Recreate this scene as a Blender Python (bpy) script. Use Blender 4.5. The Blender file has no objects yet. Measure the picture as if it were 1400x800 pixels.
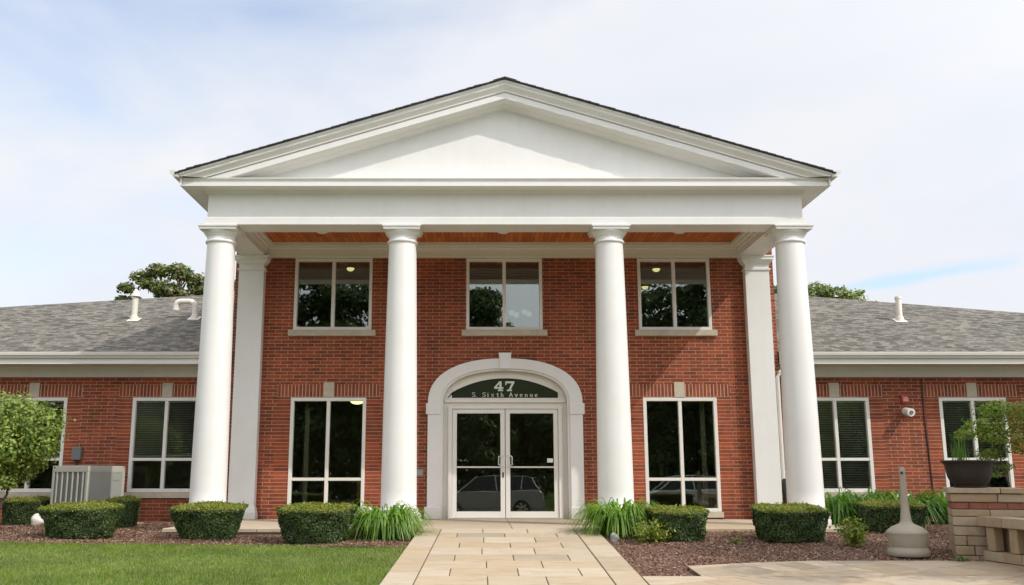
import bpy, bmesh, math, random
import numpy as np
from mathutils import Vector, Matrix
random.seed(7)
RNG = np.random.default_rng(11)
R = math.radians
SC = bpy.context.scene
COL = SC.collection

# ------------------------------------------------------------------ camera, sky, sun, exposure
cam_d = bpy.data.cameras.new('camera')
cam_d.sensor_width = 36.0
cam_d.lens = 1297.0/1400.0*36.0
cam_d.shift_x = 44.0/1400.0
cam_d.clip_end = 3000
cam_o = bpy.data.objects.new('camera', cam_d)
cam_o.location = (-0.504, -19.0, 0.8436)
cam_o.rotation_euler = (R(90+10.9), 0, 0)
COL.objects.link(cam_o)
SC.camera = cam_o

SUN = Vector((1.43, -1.0, 1.62)).normalized()          # towards the sun
sun_d = bpy.data.lights.new('sun', 'SUN')
sun_d.energy = 2.1
sun_d.angle = R(0.55)
sun_d.color = (1.0, 0.94, 0.85)
sun_o = bpy.data.objects.new('sun', sun_d)
sun_o.rotation_euler = SUN.to_track_quat('Z', 'Y').to_euler()
sun_o.location = (20, -20, 25)
COL.objects.link(sun_o)

def build_world():
    w = bpy.data.worlds.new('World'); SC.world = w
    w.use_nodes = True
    nt = w.node_tree; N = nt.nodes; L = nt.links
    N.clear()
    out = N.new('ShaderNodeOutputWorld'); bg = N.new('ShaderNodeBackground')
    bg.inputs['Strength'].default_value = 0.1
    sky = N.new('ShaderNodeTexSky'); sky.sky_type = 'NISHITA'; sky.sun_disc = False
    sky.sun_elevation = math.asin(SUN.z)
    sky.sun_rotation = math.atan2(SUN.x, SUN.y)
    sky.air_density = 1.0; sky.dust_density = 1.2
    geo = N.new('ShaderNodeNewGeometry')                     # Incoming = -direction
    vm = N.new('ShaderNodeVectorMath'); vm.operation = 'SCALE'; vm.inputs['Scale'].default_value = -1
    L.new(geo.outputs['Incoming'], vm.inputs[0])
    mp = N.new('ShaderNodeMapping'); mp.inputs['Scale'].default_value = (1.0, 1.0, 2.6)
    mp.inputs['Location'].default_value = (3.1, 0.4, 1.7)
    L.new(vm.outputs[0], mp.inputs['Vector'])
    n1 = N.new('ShaderNodeTexNoise'); n1.inputs['Scale'].default_value = 2.2
    n1.inputs['Detail'].default_value = 7; n1.inputs['Roughness'].default_value = 0.52
    n1.inputs['Distortion'].default_value = 0.35
    L.new(mp.outputs[0], n1.inputs['Vector'])
    # clear patches: thin cloud to the upper left and a gap low on the right
    def lobe(d, power, gain):
        dv = Vector(d).normalized()
        dt = N.new('ShaderNodeVectorMath'); dt.operation = 'DOT_PRODUCT'; dt.inputs[1].default_value = dv
        L.new(vm.outputs[0], dt.inputs[0])
        mx = N.new('ShaderNodeMath'); mx.operation = 'MAXIMUM'; mx.inputs[1].default_value = 0
        L.new(dt.outputs['Value'], mx.inputs[0])
        pw = N.new('ShaderNodeMath'); pw.operation = 'POWER'; pw.inputs[1].default_value = power
        L.new(mx.outputs[0], pw.inputs[0])
        ml = N.new('ShaderNodeMath'); ml.operation = 'MULTIPLY'; ml.inputs[1].default_value = gain
        L.new(pw.outputs[0], ml.inputs[0])
        return ml.outputs[0]
    def add(a, b, op='ADD'):
        m = N.new('ShaderNodeMath'); m.operation = op
        L.new(a, m.inputs[0]); L.new(b, m.inputs[1]); return m.outputs[0]
    l1 = lobe((-0.36, 1, 0.53), 30, 0.27)
    # ragged, nearly level gap in the cloud low on the right
    wob = N.new('ShaderNodeTexNoise'); wob.inputs['Scale'].default_value = 9; wob.inputs['Detail'].default_value = 6
    mw = N.new('ShaderNodeMapping'); mw.inputs['Scale'].default_value = (1, 1, 3.5)
    L.new(vm.outputs[0], mw.inputs['Vector']); L.new(mw.outputs[0], wob.inputs['Vector'])
    sp = N.new('ShaderNodeSeparateXYZ'); L.new(vm.outputs[0], sp.inputs[0])
    def mth(op, a, b):
        m = N.new('ShaderNodeMath'); m.operation = op
        for i, v in enumerate((a, b)):
            if isinstance(v, (int, float)): m.inputs[i].default_value = v
            else: L.new(v, m.inputs[i])
        return m.outputs[0]
    zz = mth('ADD', sp.outputs['Z'], mth('MULTIPLY', mth('SUBTRACT', wob.outputs['Fac'], 0.5), 0.026))
    zz = mth('SUBTRACT', zz, mth('MULTIPLY', sp.outputs['X'], 0.10))           # tilted a little
    dist = mth('ABSOLUTE', mth('SUBTRACT', zz, 0.1465), 0)
    band = mth('MAXIMUM', mth('SUBTRACT', 1.0, mth('DIVIDE', dist, 0.0105)), 0)
    l2 = mth('MULTIPLY', band, lobe((0.475, 1, 0.215), 240, 0.55))
    l3 = lobe((-0.62, 1, 0.30), 14, 0.05)
    s = add(add(l1, l2), l3)
    d = add(n1.outputs['Fac'], s, 'SUBTRACT')
    ramp = N.new('ShaderNodeValToRGB')
    ramp.color_ramp.elements[0].position = 0.06; ramp.color_ramp.elements[0].color = (0.28, 0.28, 0.28, 1)
    ramp.color_ramp.elements[1].position = 0.40; ramp.color_ramp.elements[1].color = (1, 1, 1, 1)
    L.new(d, ramp.inputs['Fac'])
    # cloud brightness: brighter towards the sun, soft grey-white modelling elsewhere
    n2 = N.new('ShaderNodeTexNoise'); n2.inputs['Scale'].default_value = 3.6
    n2.inputs['Detail'].default_value = 5
    L.new(mp.outputs[0], n2.inputs['Vector'])
    cr = N.new('ShaderNodeValToRGB')
    cr.color_ramp.elements[0].position = 0.30; cr.color_ramp.elements[0].color = (6.5, 6.75, 7.35, 1)
    cr.color_ramp.elements[1].position = 0.66; cr.color_ramp.elements[1].color = (7.15, 7.2, 7.4, 1)
    L.new(n2.outputs['Fac'], cr.inputs['Fac'])
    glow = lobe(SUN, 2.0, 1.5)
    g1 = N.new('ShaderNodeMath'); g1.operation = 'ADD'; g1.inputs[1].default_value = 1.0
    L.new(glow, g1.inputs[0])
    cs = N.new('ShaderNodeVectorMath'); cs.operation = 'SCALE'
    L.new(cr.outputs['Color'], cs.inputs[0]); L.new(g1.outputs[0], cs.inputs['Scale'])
    sk = N.new('ShaderNodeVectorMath'); sk.operation = 'SCALE'; sk.inputs['Scale'].default_value = 1.9
    L.new(sky.outputs['Color'], sk.inputs[0])
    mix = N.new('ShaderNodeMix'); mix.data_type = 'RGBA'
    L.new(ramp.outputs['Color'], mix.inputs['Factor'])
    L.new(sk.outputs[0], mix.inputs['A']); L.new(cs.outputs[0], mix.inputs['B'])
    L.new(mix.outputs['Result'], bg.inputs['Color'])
    L.new(bg.outputs[0], out.inputs['Surface'])
build_world()
SC.view_settings.view_transform = 'Standard'
SC.view_settings.look = 'None'
SC.view_settings.exposure = 0.36
SC.view_settings.gamma = 1.0
SC.view_settings.use_curve_mapping = False

# ------------------------------------------------------------------ materials
def new_mat(name):
    m = bpy.data.materials.new(name); m.use_nodes = True
    nt = m.node_tree; nt.nodes.clear()
    out = nt.nodes.new('ShaderNodeOutputMaterial')
    b = nt.nodes.new('ShaderNodeBsdfPrincipled')
    nt.links.new(b.outputs[0], out.inputs['Surface'])
    return m, nt, b, out

def noise(nt, scale, detail=4, rough=0.6, vec=None):
    n = nt.nodes.new('ShaderNodeTexNoise'); n.inputs['Scale'].default_value = scale
    n.inputs['Detail'].default_value = detail; n.inputs['Roughness'].default_value = rough
    if vec is not None: nt.links.new(vec, n.inputs['Vector'])
    return n.outputs['Fac']

def ramp(nt, fac, stops):
    r = nt.nodes.new('ShaderNodeValToRGB'); e = r.color_ramp.elements
    while len(e) < len(stops): e.new(0.5)
    for i, (p, c) in enumerate(stops):
        e[i].position = p; e[i].color = (*c, 1)
    nt.links.new(fac, r.inputs['Fac']); return r.outputs['Color']

def mixc(nt, fac, a, b, blend='MIX'):
    m = nt.nodes.new('ShaderNodeMix'); m.data_type = 'RGBA'; m.blend_type = blend
    for sock, v in (('Factor', fac), ('A', a), ('B', b)):
        if isinstance(v, (int, float)): m.inputs[sock].default_value = v
        elif isinstance(v, tuple): m.inputs[sock].default_value = (*v, 1)
        else: nt.links.new(v, m.inputs[sock])
    return m.outputs['Result']

def pos(nt):
    g = nt.nodes.new('ShaderNodeNewGeometry'); return g.outputs['Position']

def bump(nt, b, height, strength=0.3, dist=0.01):
    n = nt.nodes.new('ShaderNodeBump'); n.inputs['Strength'].default_value = strength
    n.inputs['Distance'].default_value = dist
    nt.links.new(height, n.inputs['Height']); nt.links.new(n.outputs[0], b.inputs['Normal'])

def scaled(c, k): return tuple(x*k for x in c)

def plain(name, c, rough=0.5, var=0.10, scale=3.0, metal=0.0, bmp=0.0, bscale=60):
    m, nt, b, o = new_mat(name)
    p = pos(nt)
    col = ramp(nt, noise(nt, scale, 5, 0.6, p), [(0.25, scaled(c, 1-var)), (0.75, scaled(c, 1+var))])
    nt.links.new(col, b.inputs['Base Color'])
    b.inputs['Roughness'].default_value = rough; b.inputs['Metallic'].default_value = metal
    if bmp: bump(nt, b, noise(nt, bscale, 4, 0.6, p), bmp, 0.01)
    return m

def white_paint(name, c=(0.785, 0.775, 0.75), bmp=0.08):
    """painted wood: faint dirt, rain streaks running down"""
    m, nt, b, o = new_mat(name)
    p = pos(nt)
    mp = nt.nodes.new('ShaderNodeMapping'); mp.inputs['Scale'].default_value = (7, 7, 0.5)
    nt.links.new(p, mp.inputs['Vector'])
    st = ramp(nt, noise(nt, 1.0, 4, 0.6, mp.outputs[0]), [(0.30, scaled(c, 0.975)), (0.6, c)])
    dirt = ramp(nt, noise(nt, 1.6, 6, 0.65, p), [(0.28, (0.95, 0.945, 0.93)), (0.55, (1, 1, 1))])
    sx = nt.nodes.new('ShaderNodeSeparateXYZ'); nt.links.new(p, sx.inputs[0])
    ad = nt.nodes.new('ShaderNodeMath'); ad.operation = 'MULTIPLY_ADD'; ad.inputs[1].default_value = 0.5
    nt.links.new(noise(nt, 5, 5, 0.7, p), ad.inputs[0]); nt.links.new(sx.outputs['Z'], ad.inputs[2])
    splash = ramp(nt, ad.outputs[0], [(0.24, (0.80, 0.77, 0.72)), (0.55, (1, 1, 1))])
    nt.links.new(mixc(nt, 1.0, mixc(nt, 1.0, st, dirt, 'MULTIPLY'), splash, 'MULTIPLY'), b.inputs['Base Color'])
    b.inputs['Roughness'].default_value = 0.42
    bump(nt, b, noise(nt, 22, 3, 0.5, p), bmp, 0.004)
    return m

def brick_mat(name, bw, rh, offset, c1, c2, c3, mortar, msize=0.0062):
    m, nt, b, o = new_mat(name)
    uv = nt.nodes.new('ShaderNodeUVMap')
    t = nt.nodes.new('ShaderNodeTexBrick')
    t.offset = offset; t.inputs['Scale'].default_value = 1.0
    t.inputs['Brick Width'].default_value = bw; t.inputs['Row Height'].default_value = rh
    t.inputs['Mortar Size'].default_value = msize; t.inputs['Mortar Smooth'].default_value = 0.25
    t.inputs['Bias'].default_value = -0.05
    t.inputs['Color1'].default_value = (*c1, 1); t.inputs['Color2'].default_value = (*c2, 1)
    t.inputs['Mortar'].default_value = (*mortar, 1)
    nt.links.new(uv.outputs[0], t.inputs['Vector'])
    p = pos(nt)
    # a few darker bricks: second brick texture, same layout, other random stream via colour bias
    big = ramp(nt, noise(nt, 0.8, 4, 0.6, p), [(0.3, (0.80, 0.80, 0.83)), (0.7, (1.13, 1.09, 1.05))])
    fine = ramp(nt, noise(nt, 34, 3, 0.6, p), [(0.3, (0.80, 0.80, 0.80)), (0.7, (1.14, 1.14, 1.14))])
    mp = nt.nodes.new('ShaderNodeMapping'); mp.inputs['Scale'].default_value = (3.2, 3.2, 0.35)
    nt.links.new(p, mp.inputs['Vector'])
    streak = ramp(nt, noise(nt, 1.0, 5, 0.65, mp.outputs[0]), [(0.30, (0.84, 0.83, 0.83)), (0.55, (1, 1, 1)), (0.8, (1.07, 1.07, 1.09))])
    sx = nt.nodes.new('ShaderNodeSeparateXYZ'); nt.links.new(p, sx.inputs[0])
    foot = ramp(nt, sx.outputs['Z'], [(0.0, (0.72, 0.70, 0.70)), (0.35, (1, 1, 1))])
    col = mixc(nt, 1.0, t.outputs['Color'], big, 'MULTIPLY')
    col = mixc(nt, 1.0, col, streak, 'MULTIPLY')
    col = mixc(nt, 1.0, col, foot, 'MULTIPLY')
    col = mixc(nt, 1.0, col, fine, 'MULTIPLY')
    # per-brick tone from white-noise of the brick cell
    cell = nt.nodes.new('ShaderNodeTexVoronoi'); cell.inputs['Scale'].default_value = 7.0
    nt.links.new(p, cell.inputs['Vector'])
    sep = nt.nodes.new('ShaderNodeSeparateColor'); nt.links.new(cell.outputs['Color'], sep.inputs[0])
    tone = ramp(nt, sep.outputs[0], [(0.0, (0.8, 0.78, 0.78)), (0.5, (1, 1, 1)), (1.0, (1.15, 1.12, 1.05))])
    col2 = mixc(nt, 1.0, col, tone, 'MULTIPLY')
    inv = nt.nodes.new('ShaderNodeMath'); inv.operation = 'SUBTRACT'; inv.inputs[0].default_value = 1
    nt.links.new(t.outputs['Fac'], inv.inputs[1])
    col3 = mixc(nt, inv.outputs[0], col, col2)
    nt.links.new(col3, b.inputs['Base Color'])
    b.inputs['Roughness'].default_value = 0.85
    bump(nt, b, inv.outputs[0], 0.55, 0.008)
    return m

BR1, BR2, BR3 = (0.335, 0.072, 0.027), (0.190, 0.042, 0.020), (0.16, 0.05, 0.04)
MORT = (0.46, 0.30, 0.185)
M = {}
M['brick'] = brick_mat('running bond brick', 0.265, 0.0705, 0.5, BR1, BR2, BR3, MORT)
M['soldier'] = brick_mat('soldier brick', 0.0705, 0.26, 0.0, BR1, BR2, BR3, (0.50, 0.37, 0.27), 0.0095)
M['stack'] = brick_mat('stacked brick', 0.30, 0.0705, 0.0, (0.360, 0.077, 0.029), BR2, BR3, MORT)
M['white'] = white_paint('white painted trim')
M['column'] = white_paint('white painted column', (0.775, 0.765, 0.74), 0.10)
M['cream'] = white_paint('cream painted surround', (0.77, 0.735, 0.665))
M['frame'] = plain('cream window frame', (0.76, 0.735, 0.68), 0.35, 0.04)
M['gutter'] = plain('gutter metal', (0.66, 0.64, 0.58), 0.35, 0.05)
M['soffit'] = plain('soffit paint', (0.62, 0.58, 0.47), 0.6, 0.05)
M['stone'] = plain('limestone', (0.50, 0.44, 0.34), 0.8, 0.16, 5, bmp=0.3)
M['dark'] = plain('dark metal', (0.03, 0.03, 0.03), 0.4)
M['steel'] = plain('brushed steel', (0.75, 0.74, 0.70), 0.25, 0.05, metal=1.0)
M['room'] = plain('interior plaster', (0.52, 0.48, 0.40), 0.9, 0.2, 0.7)
M['roomfloor'] = plain('interior carpet', (0.05, 0.045, 0.04), 0.9)
M['pvc'] = plain('white pvc', (0.78, 0.74, 0.66), 0.4, 0.05)
M['blind'] = plain('blind slats', (0.76, 0.74, 0.69), 0.5, 0.06)

def shingle_mat():
    m, nt, b, o = new_mat('asphalt shingles')
    uv = nt.nodes.new('ShaderNodeUVMap')
    t = nt.nodes.new('ShaderNodeTexBrick'); t.offset = 0.37; t.squash = 0.7; t.squash_frequency = 3
    t.inputs['Brick Width'].default_value = 0.17; t.inputs['Row Height'].default_value = 0.10
    t.inputs['Mortar Size'].default_value = 0.006; t.inputs['Mortar Smooth'].default_value = 0.6
    t.inputs['Scale'].default_value = 1
    t.inputs['Color1'].default_value = (0.235, 0.215, 0.18, 1); t.inputs['Color2'].default_value = (0.075, 0.07, 0.06, 1)
    t.inputs['Mortar'].default_value = (0.05, 0.05, 0.05, 1)
    nt.links.new(uv.outputs[0], t.inputs['Vector'])
    p = pos(nt)
    f = ramp(nt, noise(nt, 45, 3, 0.7, p), [(0.25, (0.72, 0.72, 0.72)), (0.75, (1.22, 1.22, 1.22))])
    g = ramp(nt, noise(nt, 0.7, 5, 0.6, p), [(0.3, (0.88, 0.88, 0.88)), (0.7, (1.08, 1.07, 1.05))])
    col = mixc(nt, 1, mixc(nt, 1, t.outputs['Color'], f, 'MULTIPLY'), g, 'MULTIPLY')
    nt.links.new(col, b.inputs['Base Color']); b.inputs['Roughness'].default_value = 0.95
    bw = nt.nodes.new('ShaderNodeRGBToBW'); nt.links.new(t.outputs['Color'], bw.inputs[0])
    bump(nt, b, bw.outputs[0], 0.8, 0.03)
    return m
M['shingle'] = shingle_mat()

def wood_mat():
    m, nt, b, o = new_mat('stained plank ceiling')
    uv = nt.nodes.new('ShaderNodeUVMap')
    t = nt.nodes.new('ShaderNodeTexBrick'); t.offset = 0.4
    t.inputs['Brick Width'].default_value = 1.6; t.inputs['Row Height'].default_value = 0.085
    t.inputs['Mortar Size'].default_value = 0.003; t.inputs['Scale'].default_value = 1
    t.inputs['Color1'].default_value = (0.66, 0.20, 0.04, 1); t.inputs['Color2'].default_value = (0.40, 0.105, 0.022, 1)
    t.inputs['Mortar'].default_value = (0.10, 0.03, 0.012, 1)
    nt.links.new(uv.outputs[0], t.inputs['Vector'])
    mp = nt.nodes.new('ShaderNodeMapping'); mp.inputs['Scale'].default_value = (1.2, 30, 1)
    nt.links.new(uv.outputs[0], mp.inputs['Vector'])
    g = ramp(nt, noise(nt, 1.5, 4, 0.6, mp.outputs[0]), [(0.3, (0.75, 0.72, 0.7)), (0.7, (1.15, 1.15, 1.15))])
    nt.links.new(mixc(nt, 1, t.outputs['Color'], g, 'MULTIPLY'), b.inputs['Base Color'])
    b.inputs['Roughness'].default_value = 0.6
    b.inputs['Specular IOR Level'].default_value = 0.25
    return m
M['wood'] = wood_mat()

def glass_mat(name, tint, base_refl):
    m = bpy.data.materials.new(name); m.use_nodes = True
    nt = m.node_tree; nt.nodes.clear(); N = nt.nodes; L = nt.links
    out = N.new('ShaderNodeOutputMaterial'); mix = N.new('ShaderNodeMixShader')
    tr = N.new('ShaderNodeBsdfTransparent'); tr.inputs[0].default_value = (*tint, 1)
    gl = N.new('ShaderNodeBsdfGlossy'); gl.inputs['Roughness'].default_value = 0.0
    gl.inputs['Color'].default_value = (0.92, 0.97, 0.95, 1)
    fr = N.new('ShaderNodeFresnel'); fr.inputs['IOR'].default_value = 1.5
    ad = N.new('ShaderNodeMath'); ad.operation = 'ADD'; ad.inputs[1].default_value = base_refl
    L.new(fr.outputs[0], ad.inputs[0]); L.new(ad.outputs[0], mix.inputs['Fac'])
    n = noise(nt, 1.1, 2, 0.5, pos(nt))
    bp = N.new('ShaderNodeBump'); bp.inputs['Strength'].default_value = 0.05; bp.inputs['Distance'].default_value = 0.02
    L.new(n, bp.inputs['Height']); L.new(bp.outputs[0], gl.inputs['Normal'])
    L.new(tr.outputs[0], mix.inputs[1]); L.new(gl.outputs[0], mix.inputs[2])
    L.new(mix.outputs[0], out.inputs['Surface'])
    return m
M['glass'] = glass_mat('tinted window glass', (0.46, 0.52, 0.46), 0.17)
M['glass_low'] = glass_mat('entrance glass', (0.74, 0.77, 0.69), 0.09)
M['glass_wing'] = glass_mat('wing window glass', (0.84, 0.85, 0.82), 0.05)

def emit_mat(name, c, s):
    m = bpy.data.materials.new(name); m.use_nodes = True
    nt = m.node_tree; nt.nodes.clear()
    o = nt.nodes.new('ShaderNodeOutputMaterial'); e = nt.nodes.new('ShaderNodeEmission')
    e.inputs[0].default_value = (*c, 1); e.inputs[1].default_value = s
    nt.links.new(e.outputs[0], o.inputs[0]); return m
M['lamp'] = emit_mat('lit lamp glass', (1.0, 0.78, 0.42), 3.5)

def leaf_mat(name, stops, transl=0.35, rough=0.5, bigvar=0.0):
    m, nt, b, o = new_mat(name)
    g = nt.nodes.new('ShaderNodeNewGeometry')
    col = ramp(nt, g.outputs['Random Per Island'], stops)
    if bigvar:
        v = ramp(nt, noise(nt, bigvar, 3, 0.6, g.outputs['Position']), [(0.3, (0.72, 0.72, 0.72)), (0.7, (1.25, 1.22, 1.1))])
        col = mixc(nt, 1, col, v, 'MULTIPLY')
    nt.links.new(col, b.inputs['Base Color']); b.inputs['Roughness'].default_value = rough
    t = nt.nodes.new('ShaderNodeBsdfTranslucent')
    br = mixc(nt, 1, col, (1.5, 1.6, 0.7), 'MULTIPLY')
    nt.links.new(br, t.inputs[0])
    mx = nt.nodes.new('ShaderNodeMixShader'); mx.inputs[0].default_value = transl
    nt.links.new(b.outputs[0], mx.inputs[1]); nt.links.new(t.outputs[0], mx.inputs[2])
    nt.links.new(mx.outputs[0], o.inputs['Surface'])
    return m
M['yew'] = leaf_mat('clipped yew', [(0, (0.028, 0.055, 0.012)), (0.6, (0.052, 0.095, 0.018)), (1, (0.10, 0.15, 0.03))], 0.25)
M['yew_tip'] = leaf_mat('new and sunlit yew shoots', [(0, (0.11, 0.15, 0.02)), (0.6, (0.22, 0.25, 0.033)), (1, (0.36, 0.33, 0.07))], 0.3)  # yellower new growth, sunlight on the bush tops also put into the colour
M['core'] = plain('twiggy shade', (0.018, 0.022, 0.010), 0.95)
M['lily'] = leaf_mat('daylily leaves', [(0, (0.09, 0.20, 0.025)), (0.7, (0.18, 0.33, 0.045)), (1, (0.34, 0.44, 0.10))], 0.4)
M['lily_dark'] = leaf_mat('daylily leaves painted shaded', [(0, (0.05, 0.13, 0.02)), (0.7, (0.10, 0.22, 0.03)), (1, (0.18, 0.30, 0.05))], 0.4)  # daylily greens darkened, shade put into the colour
M['spirea'] = leaf_mat('lime spirea leaves', [(0, (0.10, 0.17, 0.025)), (0.6, (0.22, 0.29, 0.04)), (1, (0.40, 0.38, 0.06))], 0.35)
M['orna'] = leaf_mat('ornamental tree leaves', [(0, (0.09, 0.15, 0.022)), (0.6, (0.20, 0.28, 0.045)), (1, (0.38, 0.43, 0.10))], 0.3)
M['maple'] = leaf_mat('maple leaves', [(0, (0.07, 0.14, 0.02)), (0.7, (0.15, 0.24, 0.03)), (0.9, (0.25, 0.26, 0.04)), (1, (0.36, 0.17, 0.06))], 0.45)
M['oak'] = leaf_mat('autumn tinged tree leaves', [(0, (0.05, 0.08, 0.02)), (0.6, (0.11, 0.145, 0.032)), (0.88, (0.18, 0.19, 0.045)), (1, (0.27, 0.16, 0.06))], 0.3, bigvar=0.8)
M['green'] = leaf_mat('green tree leaves', [(0, (0.07, 0.12, 0.02)), (0.6, (0.16, 0.225, 0.036)), (1, (0.27, 0.30, 0.06))], 0.35, bigvar=0.8)
M['street'] = leaf_mat('street tree leaves', [(0, (0.035, 0.07, 0.02)), (0.7, (0.08, 0.125, 0.032)), (1, (0.15, 0.18, 0.055))], 0.25, bigvar=0.5)
M['grass'] = leaf_mat('grass blades', [(0, (0.095, 0.165, 0.024)), (0.6, (0.17, 0.265, 0.038)), (0.93, (0.25, 0.32, 0.07)), (1, (0.40, 0.36, 0.14))], 0.35, bigvar=1.3)
M['mulchchip'] = leaf_mat('mulch chips', [(0, (0.125, 0.066, 0.043)), (0.5, (0.225, 0.128, 0.084)), (0.9, (0.32, 0.205, 0.14)), (1, (0.50, 0.39, 0.29))], 0.0, 0.9)
M['soil'] = plain('mulch bed soil', (0.15, 0.082, 0.055), 0.95, 0.4, 14, bmp=0.6, bscale=40)
M['lawn'] = plain('lawn soil', (0.16, 0.17, 0.06), 0.95, 0.35, 5)
M['ground'] = plain('open ground', (0.07, 0.10, 0.03), 0.95, 0.3, 0.5)
M['bark'] = plain('tree bark', (0.11, 0.085, 0.065), 0.9, 0.3, 12, bmp=0.6, bscale=30)
M['petal'] = plain('white petals', (0.8, 0.8, 0.76), 0.6)
M['asphalt'] = plain('asphalt', (0.06, 0.06, 0.06), 0.9, 0.15, 2)
M['concrete'] = plain('concrete', (0.48, 0.43, 0.35), 0.85, 0.10, 2.5, bmp=0.15)

def paver_mat(name, base, amt=0.5):
    m, nt, b, o = new_mat(name)
    g = nt.nodes.new('ShaderNodeNewGeometry'); p = g.outputs['Position']
    c0 = ramp(nt, g.outputs['Random Per Island'], [(0, scaled(base, 0.80)), (0.35, (base[0]*1.0, base[1]*0.93, base[2]*0.82)), (0.65, base), (1, scaled(base, 1.14))])
    mp = nt.nodes.new('ShaderNodeMapping'); mp.inputs['Scale'].default_value = (1.0, 3.2, 1)
    nt.links.new(p, mp.inputs['Vector'])
    st = ramp(nt, noise(nt, 2.6, 7, 0.68, mp.outputs[0]), [(0.26, (0.72, 0.66, 0.58)), (0.45, (0.97, 0.95, 0.91)), (0.78, (1.10, 1.10, 1.08))])
    sp = ramp(nt, noise(nt, 60, 3, 0.7, p), [(0.25, (0.88, 0.87, 0.85)), (0.6, (1.04, 1.04, 1.04))])
    nt.links.new(mixc(nt, 1, mixc(nt, 1, c0, st, 'MULTIPLY'), sp, 'MULTIPLY'), b.inputs['Base Color'])
    b.inputs['Roughness'].default_value = 0.8
    bump(nt, b, noise(nt, 9, 6, 0.65, p), 0.35, 0.012)
    return m
M['paver'] = paver_mat('sandstone pavers', (0.455, 0.385, 0.295))
M['patio'] = paver_mat('patio flagstones', (0.43, 0.355, 0.27))
M['block'] = paver_mat('tumbled stone block', (0.36, 0.29, 0.21))
M['joint'] = plain('paver joint sand', (0.10, 0.08, 0.055), 0.95, 0.2, 8)

# ------------------------------------------------------------------ mesh helpers
class MB:
    """collects shapes; build() links them as one mesh object"""
    def __init__(s): s.v = []; s.f = []; s.uv = None
    def poly(s, pts):
        n = len(s.v); s.v += [tuple(p) for p in pts]; s.f.append(tuple(range(n, n+len(pts)))); return s
    def box(s, x0, x1, y0, y1, z0, z1):
        n = len(s.v)
        s.v += [(x0,y0,z0),(x1,y0,z0),(x1,y1,z0),(x0,y1,z0),(x0,y0,z1),(x1,y0,z1),(x1,y1,z1),(x0,y1,z1)]
        for q in ((0,3,2,1),(4,5,6,7),(0,1,5,4),(1,2,6,5),(2,3,7,6),(3,0,4,7)): s.f.append(tuple(n+i for i in q))
        return s
    def hull8(s, c):
        """box from 8 corners in the order of box()"""
        n = len(s.v); s.v += [tuple(p) for p in c]
        for q in ((0,3,2,1),(4,5,6,7),(0,1,5,4),(1,2,6,5),(2,3,7,6),(3,0,4,7)): s.f.append(tuple(n+i for i in q))
        return s
    def loft(s, rings, closed=True, cap=True):
        n0 = len(s.v); k = len(rings[0])
        for r in rings: s.v += [tuple(p) for p in r]
        for i in range(len(rings)-1):
            a = n0+i*k; b = a+k
            for j in range(k if closed else k-1):
                j2 = (j+1) % k
                s.f.append((a+j, a+j2, b+j2, b+j))
        if cap:
            s.f.append(tuple(reversed(range(n0, n0+k))))
            m = n0+(len(rings)-1)*k; s.f.append(tuple(range(m, m+k)))
        return s
    def prism_x(s, prof, x0, x1):          # prof: (y,z)
        return s.loft([[(x0,y,z) for y,z in prof], [(x1,y,z) for y,z in prof]])
    def prism_y(s, prof, y0, y1):          # prof: (x,z)
        return s.loft([[(x,y0,z) for x,z in prof], [(x,y1,z) for x,z in prof]])
    def lathe(s, prof, cx=0, cy=0, n=32, sx=1, sy=1):
        return s.loft([[(cx+r*sx*math.cos(2*math.pi*j/n), cy+r*sy*math.sin(2*math.pi*j/n), z) for j in range(n)] for r, z in prof])
    def tube(s, pts, rad, n=8):
        pts = [Vector(p) for p in pts]
        rs = rad if isinstance(rad, (list, tuple)) else [rad]*len(pts)
        rings = []; up = Vector((0.13, 0.31, 0.94))
        for i, p in enumerate(pts):
            d = (pts[min(i+1, len(pts)-1)]-pts[max(i-1, 0)]).normalized()
            a = d.cross(up)
            if a.length < 1e-3: a = d.cross(Vector((1, 0, 0)))
            a.normalize(); b = d.cross(a).normalized()
            up2 = b.cross(a)
            rings.append([p+rs[i]*(math.cos(2*math.pi*j/n)*a+math.sin(2*math.pi*j/n)*b) for j in range(n)])
        return s.loft(rings)
    def build(s, name, mat, parent=None, smooth=False, bevel=0, uvmode=None, loc=None, segs=2):
        me = bpy.data.meshes.new(name)
        me.from_pydata(s.v, [], s.f)
        bm = bmesh.new(); bm.from_mesh(me)
        bmesh.ops.recalc_face_normals(bm, faces=bm.faces)
        if bevel:
            ed = [e for e in bm.edges if e.is_manifold and e.calc_face_angle(0) > 0.5]
            bmesh.ops.bevel(bm, geom=ed, offset=bevel, segments=segs, affect='EDGES', profile=0.7, clamp_overlap=True)
        if uvmode:
            ul = bm.loops.layers.uv.new('UVMap')
            for f in bm.faces:
                for l in f.loops: l[ul].uv = uvmode(l.vert.co, f.normal)
        bm.to_mesh(me); bm.free()
        if smooth:
            for p in me.polygons: p.use_smooth = True
            if hasattr(me, 'set_sharp_from_angle'): me.set_sharp_from_angle(angle=R(40))
        me.materials.append(mat)
        return link(name, me, parent, loc)

def link(name, me, parent=None, loc=None):
    o = bpy.data.objects.new(name, me); COL.objects.link(o)
    if parent: o.parent = parent
    if loc: o.location = loc
    return o

def uv_wall(co, n): return (co.x+co.y, co.z) if abs(n.z) < 0.7 else (co.x, co.y)

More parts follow.
